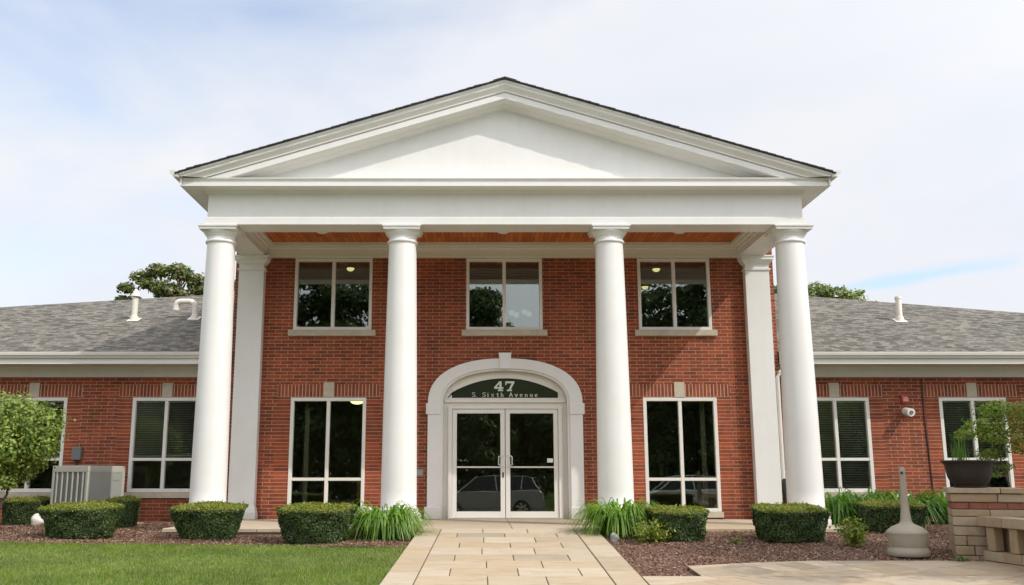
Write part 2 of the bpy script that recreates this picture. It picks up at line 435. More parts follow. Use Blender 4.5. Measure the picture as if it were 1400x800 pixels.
def quads(name, Q, mat, parent=None, loc=None):
    """Q: (n,k,3) array -> one mesh of n separate k-gons"""
    Q = np.asarray(Q, dtype=np.float32); n, k = Q.shape[:2]
    me = bpy.data.meshes.new(name)
    me.vertices.add(n*k); me.vertices.foreach_set('co', Q.reshape(-1))
    me.loops.add(n*k); me.loops.foreach_set('vertex_index', np.arange(n*k, dtype=np.int32))
    me.polygons.add(n)
    me.polygons.foreach_set('loop_start', np.arange(0, n*k, k, dtype=np.int32))
    me.polygons.foreach_set('loop_total', np.full(n, k, dtype=np.int32))
    me.update(calc_edges=True)
    me.materials.append(mat)
    return link(name, me, parent, loc)

def thing(name, label, cat, loc=(0,0,0), rz=0, group=None):
    o = bpy.data.objects.new(name, None); COL.objects.link(o)
    o.empty_display_size = 0.2
    o.location = loc; o.rotation_euler = (0, 0, rz)
    o['label'] = label; o['category'] = cat
    if group: o['group'] = group
    return o
def tag(o, label, cat, group=None):
    o['label'] = label; o['category'] = cat
    if group: o['group'] = group
    return o
def struct(o): o['kind'] = 'structure'; return o
def stuff(o, label=None, cat=None):
    o['kind'] = 'stuff'
    if label: tag(o, label, cat)
    return o

def leaves(C, Nrm, size, aspect=0.55, jitter=0.6, svar=0.35):
    """rhombic leaves at points C with normals Nrm"""
    n = len(C)
    Nn = Nrm + RNG.normal(0, jitter, (n, 3)); Nn /= np.linalg.norm(Nn, axis=1, keepdims=True)+1e-9
    t = RNG.normal(0, 1, (n, 3)); t -= (t*Nn).sum(1, keepdims=True)*Nn
    t /= np.linalg.norm(t, axis=1, keepdims=True)+1e-9
    b = np.cross(Nn, t)
    s = size*(1+RNG.uniform(-svar, svar, (n, 1)))
    return np.stack([C-t*s*0.5, C+b*s*aspect*0.5, C+t*s*0.5, C-b*s*aspect*0.5], axis=1)

# ------------------------------------------------------------------ ground heights
def hbase(x, y):
    if y > -3.3: return 0.0
    if y > -8.5: return -0.072*(-3.3-y)
    if y > -19.5: return -0.3744-0.033*(-8.5-y)
    return -0.737
def off_bed(x, y):
    near = -0.10 if x < 0 else -0.055
    far = -0.045 if x < 0 else -0.03
    t = min(1, max(0, (-3.3-y)/1.7)); return near+(far-near)*t
def hbed(x, y): return hbase(x, y)+off_bed(x, y)

def ground_sheet():
    xs = [-600, -200, -60, -30, -16, -10, -5, 0, 5, 10, 16, 30, 60, 200, 600]
    ys = [600, 100, 30, 0, -3.3, -5, -6.75, -8.5, -12, -16, -19.4, -20.0, -20.3, -40, -100, -600]
    m = MB(); V = {}
    for i, x in enumerate(xs):
        for j, y in enumerate(ys):
            z = (hbase(x, y)-0.16) if y > -19.7 else -1.0
            V[i, j] = len(m.v); m.v.append((x, y, z))
    for i in range(len(xs)-1):
        for j in range(len(ys)-1): m.f.append((V[i,j], V[i,j+1], V[i+1,j+1], V[i+1,j]))
    return struct(m.build('ground', M['ground']))
ground_sheet()

def grid_sheet(name, mat, xa, xb, yfront, yback, nx, ny, hz, kind=struct):
    """sheet between y=yfront(x) and y=yback(x)"""
    m = MB()
    for i in range(nx+1):
        x = xa+(xb-xa)*i/nx
        for j in range(ny+1):
            y = yfront(x)+(yback(x)-yfront(x))*j/ny
            m.v.append((x, y, hz(x, y)))
    for i in range(nx):
        for j in range(ny):
            a = i*(ny+1)+j; m.f.append((a, a+ny+1, a+ny+2, a+1))
    return kind(m.build(name, mat, smooth=True))

def lawn_edge(x): return -5.10-(x+1.68)*0.078+0.02*math.sin(x*3.1)+0.015*math.sin(x*7.3)
WALK_L = lambda y: -1.505+0.031*(y+4.3)
INL = lambda y: -1.15+0.026*(y+4.3)           # outer left edge of the walk
WALK_R = 1.37
def bump_bed(x, y): return hbed(x, y)+0.012*math.sin(x*2.7+y)+0.010*math.sin(y*4.1-x*1.3)
grid_sheet('mulch_bed', M['soil'], -15, -1.5, lawn_edge, lambda x: 0.5, 90, 20, bump_bed)
grid_sheet('lawn', M['lawn'], -15, -1.5, lambda x: -12.0, lawn_edge, 60, 24, lambda x, y: hbase(x, y)-0.045)
# right bed: front edge follows the patio
def bed_r_edge(x):
    if x < 2.06: return -7.55
    pts = [(2.06, -6.85), (3.05, -6.58), (4.44, -6.32), (5.45, -6.42), (16, -6.42)]
    for (xa, ya), (xb, yb) in zip(pts, pts[1:]):
        if x <= xb: return ya+(yb-ya)*(x-xa)/(xb-xa)
    return -6.42
grid_sheet('mulch_bed', M['soil'], 1.36, 16, lambda x: bed_r_edge(x)-0.04, lambda x: 0.6, 110, 24, bump_bed)

# ------------------------------------------------------------------ walk, porch, patio
def walkway():
    m = MB()
    rows = [-3.3, -3.81, -4.28, -4.84, -5.37, -5.92, -6.46, -7.0, -7.55, -8.11, -8.66, -9.2, -9.75, -10.3, -10.9, -11.5]
    g = 0.0058
    def slab(x0, x1, ya, yb, dz=0.0, x0b=None, x1b=None):
        x0b = x0 if x0b is None else x0b; x1b = x1 if x1b is None else x1b
        m.hull8([(x0b+g, yb+g, hbase(0, yb)-0.08), (x1b-g, yb+g, hbase(0, yb)-0.08), (x1-g, ya-g, hbase(0, ya)-0.08), (x0+g, ya-g, hbase(0, ya)-0.08),
                 (x0b+g, yb+g, hbase(0, yb)+dz), (x1b-g, yb+g, hbase(0, yb)+dz), (x1-g, ya-g, hbase(0, ya)+dz), (x0+g, ya-g, hbase(0, ya)+dz)])
    for k in range(len(rows)-1):
        ya, yb = rows[k], rows[k+1]
        j = [-0.36, 0.36] if k % 2 == 0 else [-0.76, 0.0, 0.75]
        j = [-1.13]+[q-0.08+random.uniform(-0.05, 0.05) for q in j]+[1.0]
        for q, (a, b) in enumerate(zip(j, j[1:])):
            if q == 0: slab(INL(ya)+.004, b, ya, yb, random.uniform(-0.0015, 0.0015), INL(yb)+.004)
            else: slab(a, b, ya, yb, random.uniform(-0.0015, 0.0015))
    yy = -3.3; k = 0
    bl = [0.9, 1.1, 0.8, 1.2, 1.0, 0.9, 1.1, 1.2]
    while k < 8:
        y2 = yy-bl[k]
        slab(WALK_L(yy), INL(yy), yy, y2, 0.0, WALK_L(y2), INL(y2)); k += 1; yy = y2
    yy = -3.3; k = 0
    for d in [0.7, 1.15, 0.95, 1.1, 1.05, 0.9, 1.2, 1.1]:
        slab(1.005, WALK_R, yy, yy-d); yy -= d
    struct(m.build('walkway', M['paver'], bevel=0.005, segs=1))
    b = MB()
    b.hull8([(-1.5, -11.4, hbase(0,-11.4)-0.10), (1.35, -11.4, hbase(0,-11.4)-0.10), (1.35, -3.3, -0.10), (-1.5, -3.3, -0.10),
             (-1.5, -11.4, hbase(0,-11.4)-0.012), (1.35, -11.4, hbase(0,-11.4)-0.012), (1.35, -8.5, -0.3744-0.012), (-1.5, -8.5, -0.3744-0.012)])
    b.hull8([(-1.5, -8.5, -0.45), (1.35, -8.5, -0.45), (1.35, -3.3, -0.10), (-1.5, -3.3, -0.10),
             (-1.5, -8.5, -0.3744-0.012), (1.35, -8.5, -0.3744-0.012), (1.35, -3.3, -0.012), (-1.5, -3.3, -0.012)])
    struct(b.build('walkway_bedding', M['joint']))
walkway()

def porch():
    m = MB(); g = 0.004
    xs = [-5.62, -4.1, -2.7, -1.45, 0.02, 1.4, 2.75, 4.2, 5.58]
    for a, b in zip(xs, xs[1:]):
        m.box(a+g, b-g, -3.295, -1.7-g, -0.06, 0)
        m.box(a+g, b-g, -1.7+g, 0.0, -0.06, 0)
    struct(m.build('porch_floor', M['paver'], bevel=0.006, segs=1))
    struct(MB().box(-5.58, 5.54, -3.25, 0.4, -0.4, -0.058).build('porch_base', M['concrete']))
porch()

def clip(poly, a, b):
    """keep the part of poly left of a->b"""
    out = []
    def side(p): return (b[0]-a[0])*(p[1]-a[1])-(b[1]-a[1])*(p[0]-a[0])
    for i, p in enumerate(poly):
        q = poly[(i+1) % len(poly)]; sp, sq = side(p), side(q)
        if sp >= 0: out.append(p)
        if sp*sq < 0:
            t = sp/(sp-sq); out.append((p[0]+t*(q[0]-p[0]), p[1]+t*(q[1]-p[1])))
    return out
def clip_to(poly, conv):
    for i in range(len(conv)):
        poly = clip(poly, conv[i], conv[(i+1) % len(conv)])
        if len(poly) < 3: return []
    return poly

def patio():
    zones = [[(WALK_R+0.01, -12), (9, -12), (9, -7.53), (WALK_R+0.01, -7.56)],
             [(2.08, -7.54), (9, -7.53), (9, -6.46), (5.43, -6.46), (4.44, -6.32), (3.05, -6.58), (2.06, -6.85)]]
    rnd = random.Random(3); tiles = []
    def split(x0, x1, y0, y1):
        w, h = x1-x0, y1-y0
        if (w < 1.3 and h < 1.1 and rnd.random() < 0.6) or (w < 0.7 and h < 0.6): tiles.append((x0, x1, y0, y1)); return
        if w > h*1.1:
            c = x0+w*rnd.uniform(0.36, 0.64); split(x0, c, y0, y1); split(c, x1, y0, y1)
        else:
            c = y0+h*rnd.uniform(0.36, 0.64); split(x0, x1, y0, c); split(x0, x1, c, y1)
    split(-10, 10, -10, 10)
    ca, sa = math.cos(R(28)), math.sin(R(28))
    m = MB()
    for (x0, x1, y0, y1) in tiles:
        g = 0.005
        q = [(x0+g, y0+g), (x1-g, y0+g), (x1-g, y1-g), (x0+g, y1-g)]
        q = [(5+x*ca-y*sa, -8+x*sa+y*ca) for x, y in q]
        for zn in zones:
            p = clip_to(q, zn)
            p2 = []
            for a in p:
                if not p2 or (abs(a[0]-p2[-1][0])+abs(a[1]-p2[-1][1])) > 1e-3: p2.append(a)
            if len(p2) >= 3:
                # keep the fold of the slope: split at y=-8.5
                for cl in (((-100, -8.5), (100, -8.5)), ((100, -8.5), (-100, -8.5))):
                    p3 = clip(p2, *cl)
                    if len(p3) >= 3:
                        m.loft([[(x, y, hbase(x, y)-0.06) for x, y in p3], [(x, y, hbase(x, y)-0.001) for x, y in p3]])
    struct(m.build('patio', M['patio'], bevel=0.004, segs=1))
    b = MB()
    for zn in zones:
        for cl in (((-100, -8.5), (100, -8.5)), ((100, -8.5), (-100, -8.5))):
            p3 = clip(zn, *cl)
            if len(p3) >= 3: b.loft([[(x, y, hbase(x, y)-0.09) for x, y in p3], [(x, y, hbase(x, y)-0.014) for x, y in p3]])
    struct(b.build('patio_bedding', M['joint']))
patio()

# street and pavement behind the photographer (seen in the glass)
struct(MB().box(-80, 80, -20.0, -18.2, -0.95, -0.72).build('pavement', M['concrete'], bevel=0.01))
struct(MB().poly([(-120, -31, -0.86), (120, -31, -0.86), (120, -20.0, -0.86), (-120, -20.0, -0.86)]).build('road', M['asphalt']))

# ------------------------------------------------------------------ the building
B = thing('office_building', 'red brick office building with white columned portico, pediment and low shingled wings', 'building')

def wall_open(name, x0, x1, z0, z1, y, t, opens, mat=None):
    """brick wall with real rectangular openings (x0,x1,z0,z1) and reveals"""
    xs = sorted({x0, x1, *[o[0] for o in opens], *[o[1] for o in opens]})
    zs = sorted({z0, z1, *[o[2] for o in opens], *[o[3] for o in opens]})
    m = MB()
    def solid(i, j):
        if i < 0 or j < 0 or i >= len(xs)-1 or j >= len(zs)-1: return False
        cx, cz = (xs[i]+xs[i+1])/2, (zs[j]+zs[j+1])/2
        return not any(o[0] < cx < o[1] and o[2] < cz < o[3] for o in opens)
    for i in range(len(xs)-1):
        for j in range(len(zs)-1):
            if not solid(i, j): continue
            a, b, c, d = xs[i], xs[i+1], zs[j], zs[j+1]
            m.poly([(a,y,c),(b,y,c),(b,y,d),(a,y,d)]); m.poly([(a,y+t,d),(b,y+t,d),(b,y+t,c),(a,y+t,c)])
            if not solid(i-1, j): m.poly([(a,y,d),(a,y+t,d),(a,y+t,c),(a,y,c)])
            if not solid(i+1, j): m.poly([(b,y,c),(b,y+t,c),(b,y+t,d),(b,y,d)])
            if not solid(i, j-1): m.poly([(a,y,c),(a,y+t,c),(b,y+t,c),(b,y,c)])
            if not solid(i, j+1): m.poly([(a,y,d),(b,y,d),(b,y+t,d),(a,y+t,d)])
    me = bpy.data.meshes.new(name); me.from_pydata(m.v, [], m.f)
    bm = bmesh.new(); bm.from_mesh(me)
    bmesh.ops.remove_doubles(bm, verts=bm.verts, dist=1e-5)
    ul = bm.loops.layers.uv.new('UVMap')
    for f in bm.faces:
        for l in f.loops: l[ul].uv = uv_wall(l.vert.co, f.normal)
    bm.to_mesh(me); bm.free(); me.materials.append(mat or M['brick'])
    return link(name, me, B)

UPW = [(-4.285, -2.70), (-0.78, 0.77), (2.72, 4.20)]
UZ = (3.73, 5.215)
LOW = [(-4.275, -2.77), (2.75, 4.22)]
LZ = (0.14, 2.365)
DOOR = (-1.30, 1.30, 0.0, 2.80)
YW = 0.60
WINGW = [(-10.39, -8.99), (-7.645, -6.245), (6.095, 7.50), (8.94, 10.325)]
WZ = (0.506, 2.415)

opens = [(a, b, *UZ) for a, b in UPW]+[(a, b, *LZ) for a, b in LOW]+[DOOR, (-0.95, 0.95, 2.80, 2.95)]
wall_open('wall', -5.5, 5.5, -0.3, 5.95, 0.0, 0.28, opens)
# flank and rear walls of the two storey block
for s in (-1, 1):
    MB().box(min(s*5.5, s*5.25), max(s*5.5, s*5.25), 0.28, 11.0, -0.3, 5.95).build('wall', M['brick'], B, uvmode=uv_wall)
MB().box(-5.25, 5.25, 10.72, 11.0, -0.3, 5.95).build('wall', M['brick'], B, uvmode=uv_wall)
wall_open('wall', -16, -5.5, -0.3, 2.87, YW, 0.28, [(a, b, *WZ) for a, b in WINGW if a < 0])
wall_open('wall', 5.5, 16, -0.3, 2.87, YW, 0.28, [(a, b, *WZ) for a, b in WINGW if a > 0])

def inside(name, x0, x1, y0, y1, z0, z1):
    m = MB()
    m.poly([(x0,y1,z0),(x1,y1,z0),(x1,y1,z1),(x0,y1,z1)]).poly([(x0,y0,z0),(x0,y1,z0),(x0,y1,z1),(x0,y0,z1)])
    m.poly([(x1,y0,z0),(x1,y0,z1),(x1,y1,z1),(x1,y1,z0)]).poly([(x0,y0,z1),(x0,y1,z1),(x1,y1,z1),(x1,y0,z1)])
    m.poly([(x0,y0,z0),(x1,y0,z0),(x1,y1,z0),(x0,y1,z0)])
    m.build(name, M['room'], B)
inside('interior_room', -5.2, 5.2, 0.30, 6.5, 0.0, 2.52)
inside('interior_room', -5.2, 5.2, 0.30, 6.5, 3.0, 5.60)
inside('interior_room', -15.9, -5.55, YW+0.30, YW+5, 0.0, 2.86)
inside('interior_room', 5.55, 15.9, YW+0.30, YW+5, 0.0, 2.86)

def window(x0, x1, z0, z1, y, rail=None, fw=0.062, blind=False, glass='glass'):
    """frame (the part) > pane, sill, lintel ..."""
    m = MB(); yf, yb = y-0.012, y+0.10
    m.box(x0, x0+fw, yf, yb, z0, z1).box(x1-fw, x1, yf, yb, z0, z1)
    m.box(x0+fw, x1-fw, yf, yb, z0, z0+fw).box(x0+fw, x1-fw, yf, yb, z1-fw, z1)
    cx = (x0+x1)/2; mw = 0.034
    m.box(cx-mw, cx+mw, yf+0.004, yb, z0+fw, z1-fw)
    if rail:
        m.box(x0+fw, cx-mw, yf+0.006, yb, rail-0.03, rail+0.03).box(cx+mw, x1-fw, yf+0.006, yb, rail-0.03, rail+0.03)
    w = m.build('window', M['frame'], B, bevel=0.005, segs=1)
    m = MB(); yg = y+0.05
    m.box(x0+fw*0.6, cx-mw*0.6, yg, yg+0.006, z0+fw*0.6, z1-fw*0.6).box(cx+mw*0.6, x1-fw*0.6, yg, yg+0.006, z0+fw*0.6, z1-fw*0.6)
    m.build('pane', M[glass], w)
    if blind:
        m = MB(); z = z1-fw-0.02; rnd = random.Random(int(x0*100)); zb = z0+fw+blind
        for (a, b) in ((x0+fw+0.01, cx-mw-0.01), (cx+mw+0.01, x1-fw-0.01)):
            z = z1-fw-0.03; tilt = rnd.uniform(0.0055, 0.0075)
            zend = zb+rnd.uniform(-0.03, 0.03)
            m.box(a, b, y+0.075, y+0.10, z1-fw-0.03, z1-fw-0.005)
            while z > zend:
                dz = rnd.uniform(-0.002, 0.002)
                m.hull8([(a, y+0.075, z-tilt+dz), (b, y+0.075, z-tilt-dz), (b, y+0.105, z+tilt-dz), (a, y+0.105, z+tilt+dz),
                         (a, y+0.075, z-tilt+0.002+dz), (b, y+0.075, z-tilt+0.002-dz), (b, y+0.105, z+tilt+0.002-dz), (a, y+0.105, z+tilt+0.002+dz)])
                z -= 0.047
            m.box(a, b, y+0.08, y+0.10, zend-0.03, zend-0.005)
        m.build('blind', M['blind'], w)
    return w
def sill(w, x0, x1, y, z0, z1, proj=0.06):
    MB().box(x0, x1, y-proj, y+0.02, z0, z1).build('sill', M['stone'], w, bevel=0.008)
def lintel(w, x0, x1, y, z0, z1):
    cx = (x0+x1)/2
    def uvs(co, n): return (co.x-x0+0.0, co.z-z0+0.13*0) if abs(n.z) < 0.7 else (co.x, co.y)
    MB().box(x0, x1, y-0.006, y+0.02, z0, z1).build('lintel', M['soldier'], w, uvmode=uvs)
    MB().box(cx-0.105, cx+0.105, y-0.022, y+0.02, z0-0.005, z1+0.04).build('keystone', M['stone'], w, bevel=0.006)
def jambs(w, x0, x1, y, z0, z1, wd=0.28):
    for a in (x0-wd, x1):
        MB().box(a, a+wd, y-0.005, y+0.02, z0, z1).build('brick_jamb', M['stack'], w,
            uvmode=lambda co, n, a=a: (co.x-a+0.005, co.z-z0) if abs(n.z) < 0.7 else (co.x, co.y))

for i, (a, b) in enumerate(UPW):
    w = window(a, b, *UZ, 0.0, glass='glass')
    sill(w, a-0.09, b+0.09, 0.0, UZ[0]-0.125, UZ[0]-0.004, 0.07)
for a, b in LOW:
    w = window(a, b, *LZ, 0.0, rail=0.765, fw=0.068, glass='glass_low')
    lintel(w, a-0.27, b+0.27, 0.0, LZ[1]+0.012, LZ[1]+0.265)
    jambs(w, a, b, 0.0, 0.0, LZ[1]+0.010)
    sill(w, a-0.03, b+0.03, 0.0, 0.03, LZ[0]-0.004, 0.05)
for i, (a, b) in enumerate(WINGW):
    w = window(a, b, *WZ, YW, rail=1.16, fw=0.07, blind=[0.68, 0.66, 0.03, 0.30][i], glass='glass_wing')
    lintel(w, a-0.29, b+0.29, YW, WZ[1]+0.012, WZ[1]+0.262)
    jambs(w, a, b, YW, -0.15, WZ[1]+0.010)
    sill(w, a-0.10, b+0.10, YW, WZ[0]-0.115, WZ[0]-0.004, 0.06)

# ---- entrance
def ell(a, b, z0, n, t0=0.0, t1=math.pi, p=1.0):
    return [(a*math.cos(t0+(t1-t0)*i/n), z0+b*math.sin(t0+(t1-t0)*i/n)) for i in range(n+1)]
def ring_band(mb, outer, inner, y0, y1):
    """solid band between two open curves of equal length in xz, from y0 to y1"""
    for i in range(len(outer)-1):
        (ax, az), (bx, bz), (cx, cz), (dx, dz) = outer[i], outer[i+1], inner[i+1], inner[i]
        mb.poly([(ax,y0,az),(dx,y0,dz),(cx,y0,cz),(bx,y0,bz)])
        mb.poly([(ax,y1,az),(bx,y1,bz),(cx,y1,cz),(dx,y1,dz)])
        mb.poly([(ax,y0,az),(bx,y0,bz),(bx,y1,bz),(ax,y1,az)])
        mb.poly([(dx,y0,dz),(dx,y1,dz),(cx,y1,cz),(cx,y0,cz)])
def superarch(a, b, z0, n, e=0.86):
    out = []
    for i in range(n+1):
        t = math.pi*i/n; c, s = math.cos(t), math.sin(t)
        out.append((a*math.copysign(abs(c)**e, c), z0+b*abs(s)**e))
    return out
def entrance():
    NN = 40
    m = MB()
    ring_band(m, superarch(1.535, 0.90, 2.24, NN), superarch(1.285, 0.70, 2.24, NN), -0.10, 0.02)
    ring_band(m, superarch(1.29, 0.70, 2.245, NN), superarch(1.235, 0.655, 2.245, NN), -0.06, 0.02)
    for s in (-1, 1):
        a, b = sorted((s*1.535, s*1.285)); m.box(a, b, -0.10, 0.02, 0.0, 2.03)
        a, b = sorted((s*1.287, s*1.235)); m.box(a, b, -0.06, 0.02, 0.0, 2.245)
    sur = m.build('entrance_surround', M['white'], B, bevel=0, smooth=True)
    for s in (-1, 1):
        a, b = sorted((s*1.57, s*1.275)); MB().box(a, b, -0.125, 0.02, 2.03, 2.245).build('impost', M['white'], sur, bevel=0.012)
        a, b = sorted((s*1.585, s*1.27)); MB().box(a, b, -0.13, 0.02, 0.002, 0.24).build('plinth', M['white'], sur, bevel=0.02)
    MB().hull8([(-0.10, -0.16, 2.93), (0.10, -0.16, 2.93), (0.10, 0.02, 2.93), (-0.10, 0.02, 2.93),
                (-0.125, -0.16, 3.25), (0.125, -0.16, 3.25), (0.125, 0.02, 3.25), (-0.125, 0.02, 3.25)]).build('keystone', M['white'], sur, bevel=0.01)
    # recessed panel with fanlight opening and door opening (panel plane y=.07)
    NP = 24
    m = MB()
    ya, yb = 0.075, 0.13
    w2, zb, ze, zt = 1.065, 2.365, 2.475, 2.76
    arc = [(w2*math.cos(math.pi*i/NP), 0) for i in range(NP+1)]
    rad = (w2*w2+(zt-ze)**2)/(2*(zt-ze)); zc = zt-rad
    def arcz(x): return zc+math.sqrt(rad*rad-x*x)
    xs = [w2-2*w2*i/NP for i in range(NP+1)]
    inner = [(x, arcz(x)) for x in xs]
    outer = superarch(1.26, 0.68, 2.235, NP)
    ring_band(m, outer, inner, ya, yb)
    for s in (-1, 1):
        a, b = sorted((s*1.26, s*w2)); m.box(a, b, ya+0.003, yb, 2.235, 2.476)
        a, b = sorted((s*1.30, s*1.135)); m.box(a, b, ya, yb, 0.0, 2.235)
    m.box(-1.27, 1.27, ya-0.001, yb, 2.2655, zb)
    m.box(-1.135, 1.135, ya, yb, 2.20, 2.265)
    m.box(-1.20, 1.20, ya-0.05, ya+0.02, 2.275, 2.315)
    pan = m.build('entrance_panel', M['cream'], B, smooth=False)
    # wooden blocking behind, hides the cavity above the door
    MB().box(-1.32, 1.32, 0.20, 0.26, 2.78, 3.0).build('head_panel', M['room'], B)
    # fanlight
    m = MB()
    top = [(x, 0.10, arcz(x)+0.006) for x in xs]
    m.loft([[(x, 0.10, z) for x, _, z in top]+[(-w2-.004, 0.10, zb-.004), (w2+.004, 0.10, zb-.004)],
            [(x, 0.106, z) for x, _, z in top]+[(-w2-.004, 0.106, zb-.004), (w2+.004, 0.106, zb-.004)]])
    fan = m.build('fanlight', M['fan'], B)
    # lettering
    L = MB(); yl = 0.094
    def ply(pts, ox, oz, k):
        L.loft([[(ox+x*k, yl, oz+z*k) for x, z in pts], [(ox+x*k, yl+0.004, oz+z*k) for x, z in pts]])
    k = 0.196
    o4 = -0.215
    ply([(0, .24), (.55, 1), (.78, 1), (.78, .40), (.92, .40), (.92, .24)][0:1]+[(.0, .40), (.52, 1.0), (.56, .80), (.24, .40), (.24, .24)], o4, 2.503, k)
    ply([(.52, .17), (.52, 1.0), (.76, 1.0), (.76, .17)], o4, 2.503, k)
    ply([(.24, .24), (.24, .40), (.52, .40), (.52, .24)], o4, 2.503, k)
    ply([(.76, .24), (.76, .40), (.95, .40), (.95, .24)], o4, 2.503, k)
    ply([(.38, 0), (.38, .15), (.92, .15), (.92, 0)], o4, 2.503, k)
    o7 = 0.0
    ply([(.04, .62), (.04, 1.0), (.16, 1.0), (.16, .62)], o7, 2.503, k)
    ply([(.16, .80), (.16, 1.0), (.98, 1.0), (.98, .82), (.94, .80)], o7, 2.503, k)
    ply([(.70, .80), (.94, .80), (.62, .17), (.38, .17)], o7, 2.503, k)
    ply([(.20, 0), (.20, .15), (.74, .15), (.74, 0)], o7, 2.503, k)
    L.build('lettering', M['letter'], fan)
    # small line, letter by letter with wide spacing
    txt = 'S. Sixth Avenue'
    xs_ = [-0.665, -0.585, None, -0.455, -0.355, -0.275, -0.165, -0.085, None, 0.085, 0.20, 0.30, 0.40, 0.50, 0.60]
    T = MB(); hs = 0.100
    def strokes(ch):
        W = {}
        W['S'] = [[(.95,.8),(.75,.97),(.3,.97),(.12,.78),(.3,.58),(.75,.44),(.92,.22),(.7,.03),(.25,.03),(.08,.2)]]
        W['.'] = [[(.1,.04),(.3,.04)]]
        W['i'] = [[(.2,0),(.2,.62)],[(.2,.82),(.2,.95)],[(.0,.02),(.4,.02)],[(.0,.62),(.2,.62)]]
        W['x'] = [[(.05,0),(.7,.62)],[(.05,.62),(.7,0)],[(-.05,.02),(.2,.02)],[(.55,.02),(.85,.02)],[(-.05,.62),(.25,.62)],[(.55,.62),(.8,.62)]]
        W['t'] = [[(.25,.9),(.25,.12),(.4,.02),(.6,.08)],[(0,.62),(.55,.62)]]
        W['h'] = [[(.15,0),(.15,.98)],[(.15,.5),(.4,.63),(.65,.5),(.65,0)],[(0,.02),(.32,.02)],[(.5,.02),(.82,.02)],[(0,.97),(.15,.97)]]
        W['A'] = [[(.05,0),(.5,.98),(.95,0)],[(.25,.36),(.75,.36)],[(-.08,.02),(.25,.02)],[(.75,.02),(1.1,.02)]]
        W['v'] = [[(.05,.62),(.38,0),(.72,.62)],[(-.08,.62),(.2,.62)],[(.55,.62),(.85,.62)]]
        W['e'] = [[(.08,.34),(.68,.34),(.6,.56),(.38,.64),(.14,.52),(.06,.3),(.16,.08),(.4,.0),(.66,.1)]]
        W['n'] = [[(.15,0),(.15,.62)],[(.15,.5),(.4,.63),(.65,.5),(.65,0)],[(0,.02),(.32,.02)],[(.5,.02),(.82,.02)],[(0,.62),(.15,.62)]]
        W['u'] = [[(.15,.62),(.15,.14),(.35,.0),(.62,.12)],[(.65,.62),(.65,0)],[(0,.62),(.15,.62)],[(.5,.62),(.65,.62)],[(.65,.02),(.8,.02)]]
        return W[ch]
    for ch, x in zip(txt, xs_):
        if x is None: continue
        for st in strokes(ch):
            for (a, b), (c, d) in zip(st, st[1:]):
                p = Vector((x+a*hs*0.72, 0, 2.388+b*hs*0.86)); q = Vector((x+c*hs*0.72, 0, 2.388+d*hs*0.86))
                dv = (q-p); ln = dv.length or 1e-6; dv /= ln
                th = 0.0075 if abs(dv.x) < 0.6 else 0.0045
                nv = Vector((-dv.z, 0, dv.x))*th
                c4 = [p+nv, q+nv, q-nv, p-nv]
                T.loft([[(v.x, yl, v.z) for v in c4], [(v.x, yl+0.004, v.z) for v in c4]])
    T.build('lettering', M['letter'], fan)
    # door frame and two glazed leaves
    m = MB()
    m.box(-1.135, -1.055, 0.03, 0.15, 0.0, 2.20).box(1.055, 1.135, 0.03, 0.15, 0.0, 2.20).box(-1.055, 1.055, 0.03, 0.15, 2.145, 2.20)
    m.build('door_frame', M['frame'], B, bevel=0.006)
    MB().box(-1.10, 1.10, 0.02, 0.2, 0.0, 0.022).build('threshold', M['steel'], B, bevel=0.004)
    for s in (-1, 1):
        m = MB(); yf, yb = 0.055, 0.10
        def bx(xa, xb, z0, z1, dy=0.0):
            a, b = sorted((s*xa, s*xb)); m.box(a, b, yf+dy, yb, z0, z1)
        bx(1.05, 0.962, 0.026, 2.14); bx(0.095, 0.006, 0.026, 2.14)
        bx(0.962, 0.095, 0.026, 0.145); bx(0.962, 0.095, 2.055, 2.14)
        bx(0.962, 0.095, 0.985, 1.015, 0.008)
        leaf = m.build('door', M['frame'], B, bevel=0.004, segs=1)
        a, b = sorted((s*0.97, s*0.088))
        MB().box(a, b, 0.074, 0.080, 0.14, 2.06).build('pane', M['glass_low'], leaf)
        hx = s*0.048
        MB().tube([(hx, yf, 1.235), (hx, yf-0.05, 1.235), (hx+s*0.03, yf-0.065, 1.228), (hx+s*0.085, yf-0.065, 1.20), (hx+s*0.085, yf-0.065, 1.05), (hx+s*0.03, yf-0.065, 1.022), (hx, yf-0.05, 1.015), (hx, yf, 1.015)], 0.0125, 8).build('handle', M['pull'], leaf, smooth=True)
        if s == 1:
            MB().box(0.83, 0.945, 0.068, 0.0735, 1.09, 1.17).build('notice', M['petal'], leaf)
        else:
            MB().box(-0.06, -0.03, 0.045, 0.055, 0.80, 0.90).build('lock', M['dark'], leaf)
M['pull'] = plain('satin pull handle', (0.72, 0.70, 0.66), 0.35, 0.03)
M['letter'] = plain('pale mint lettering', (0.60, 0.68, 0.57), 0.6, 0.03)
M['fan'] = plain('dark green fanlight panel', (0.018, 0.026, 0.010), 0.9, 0.2)
entrance()

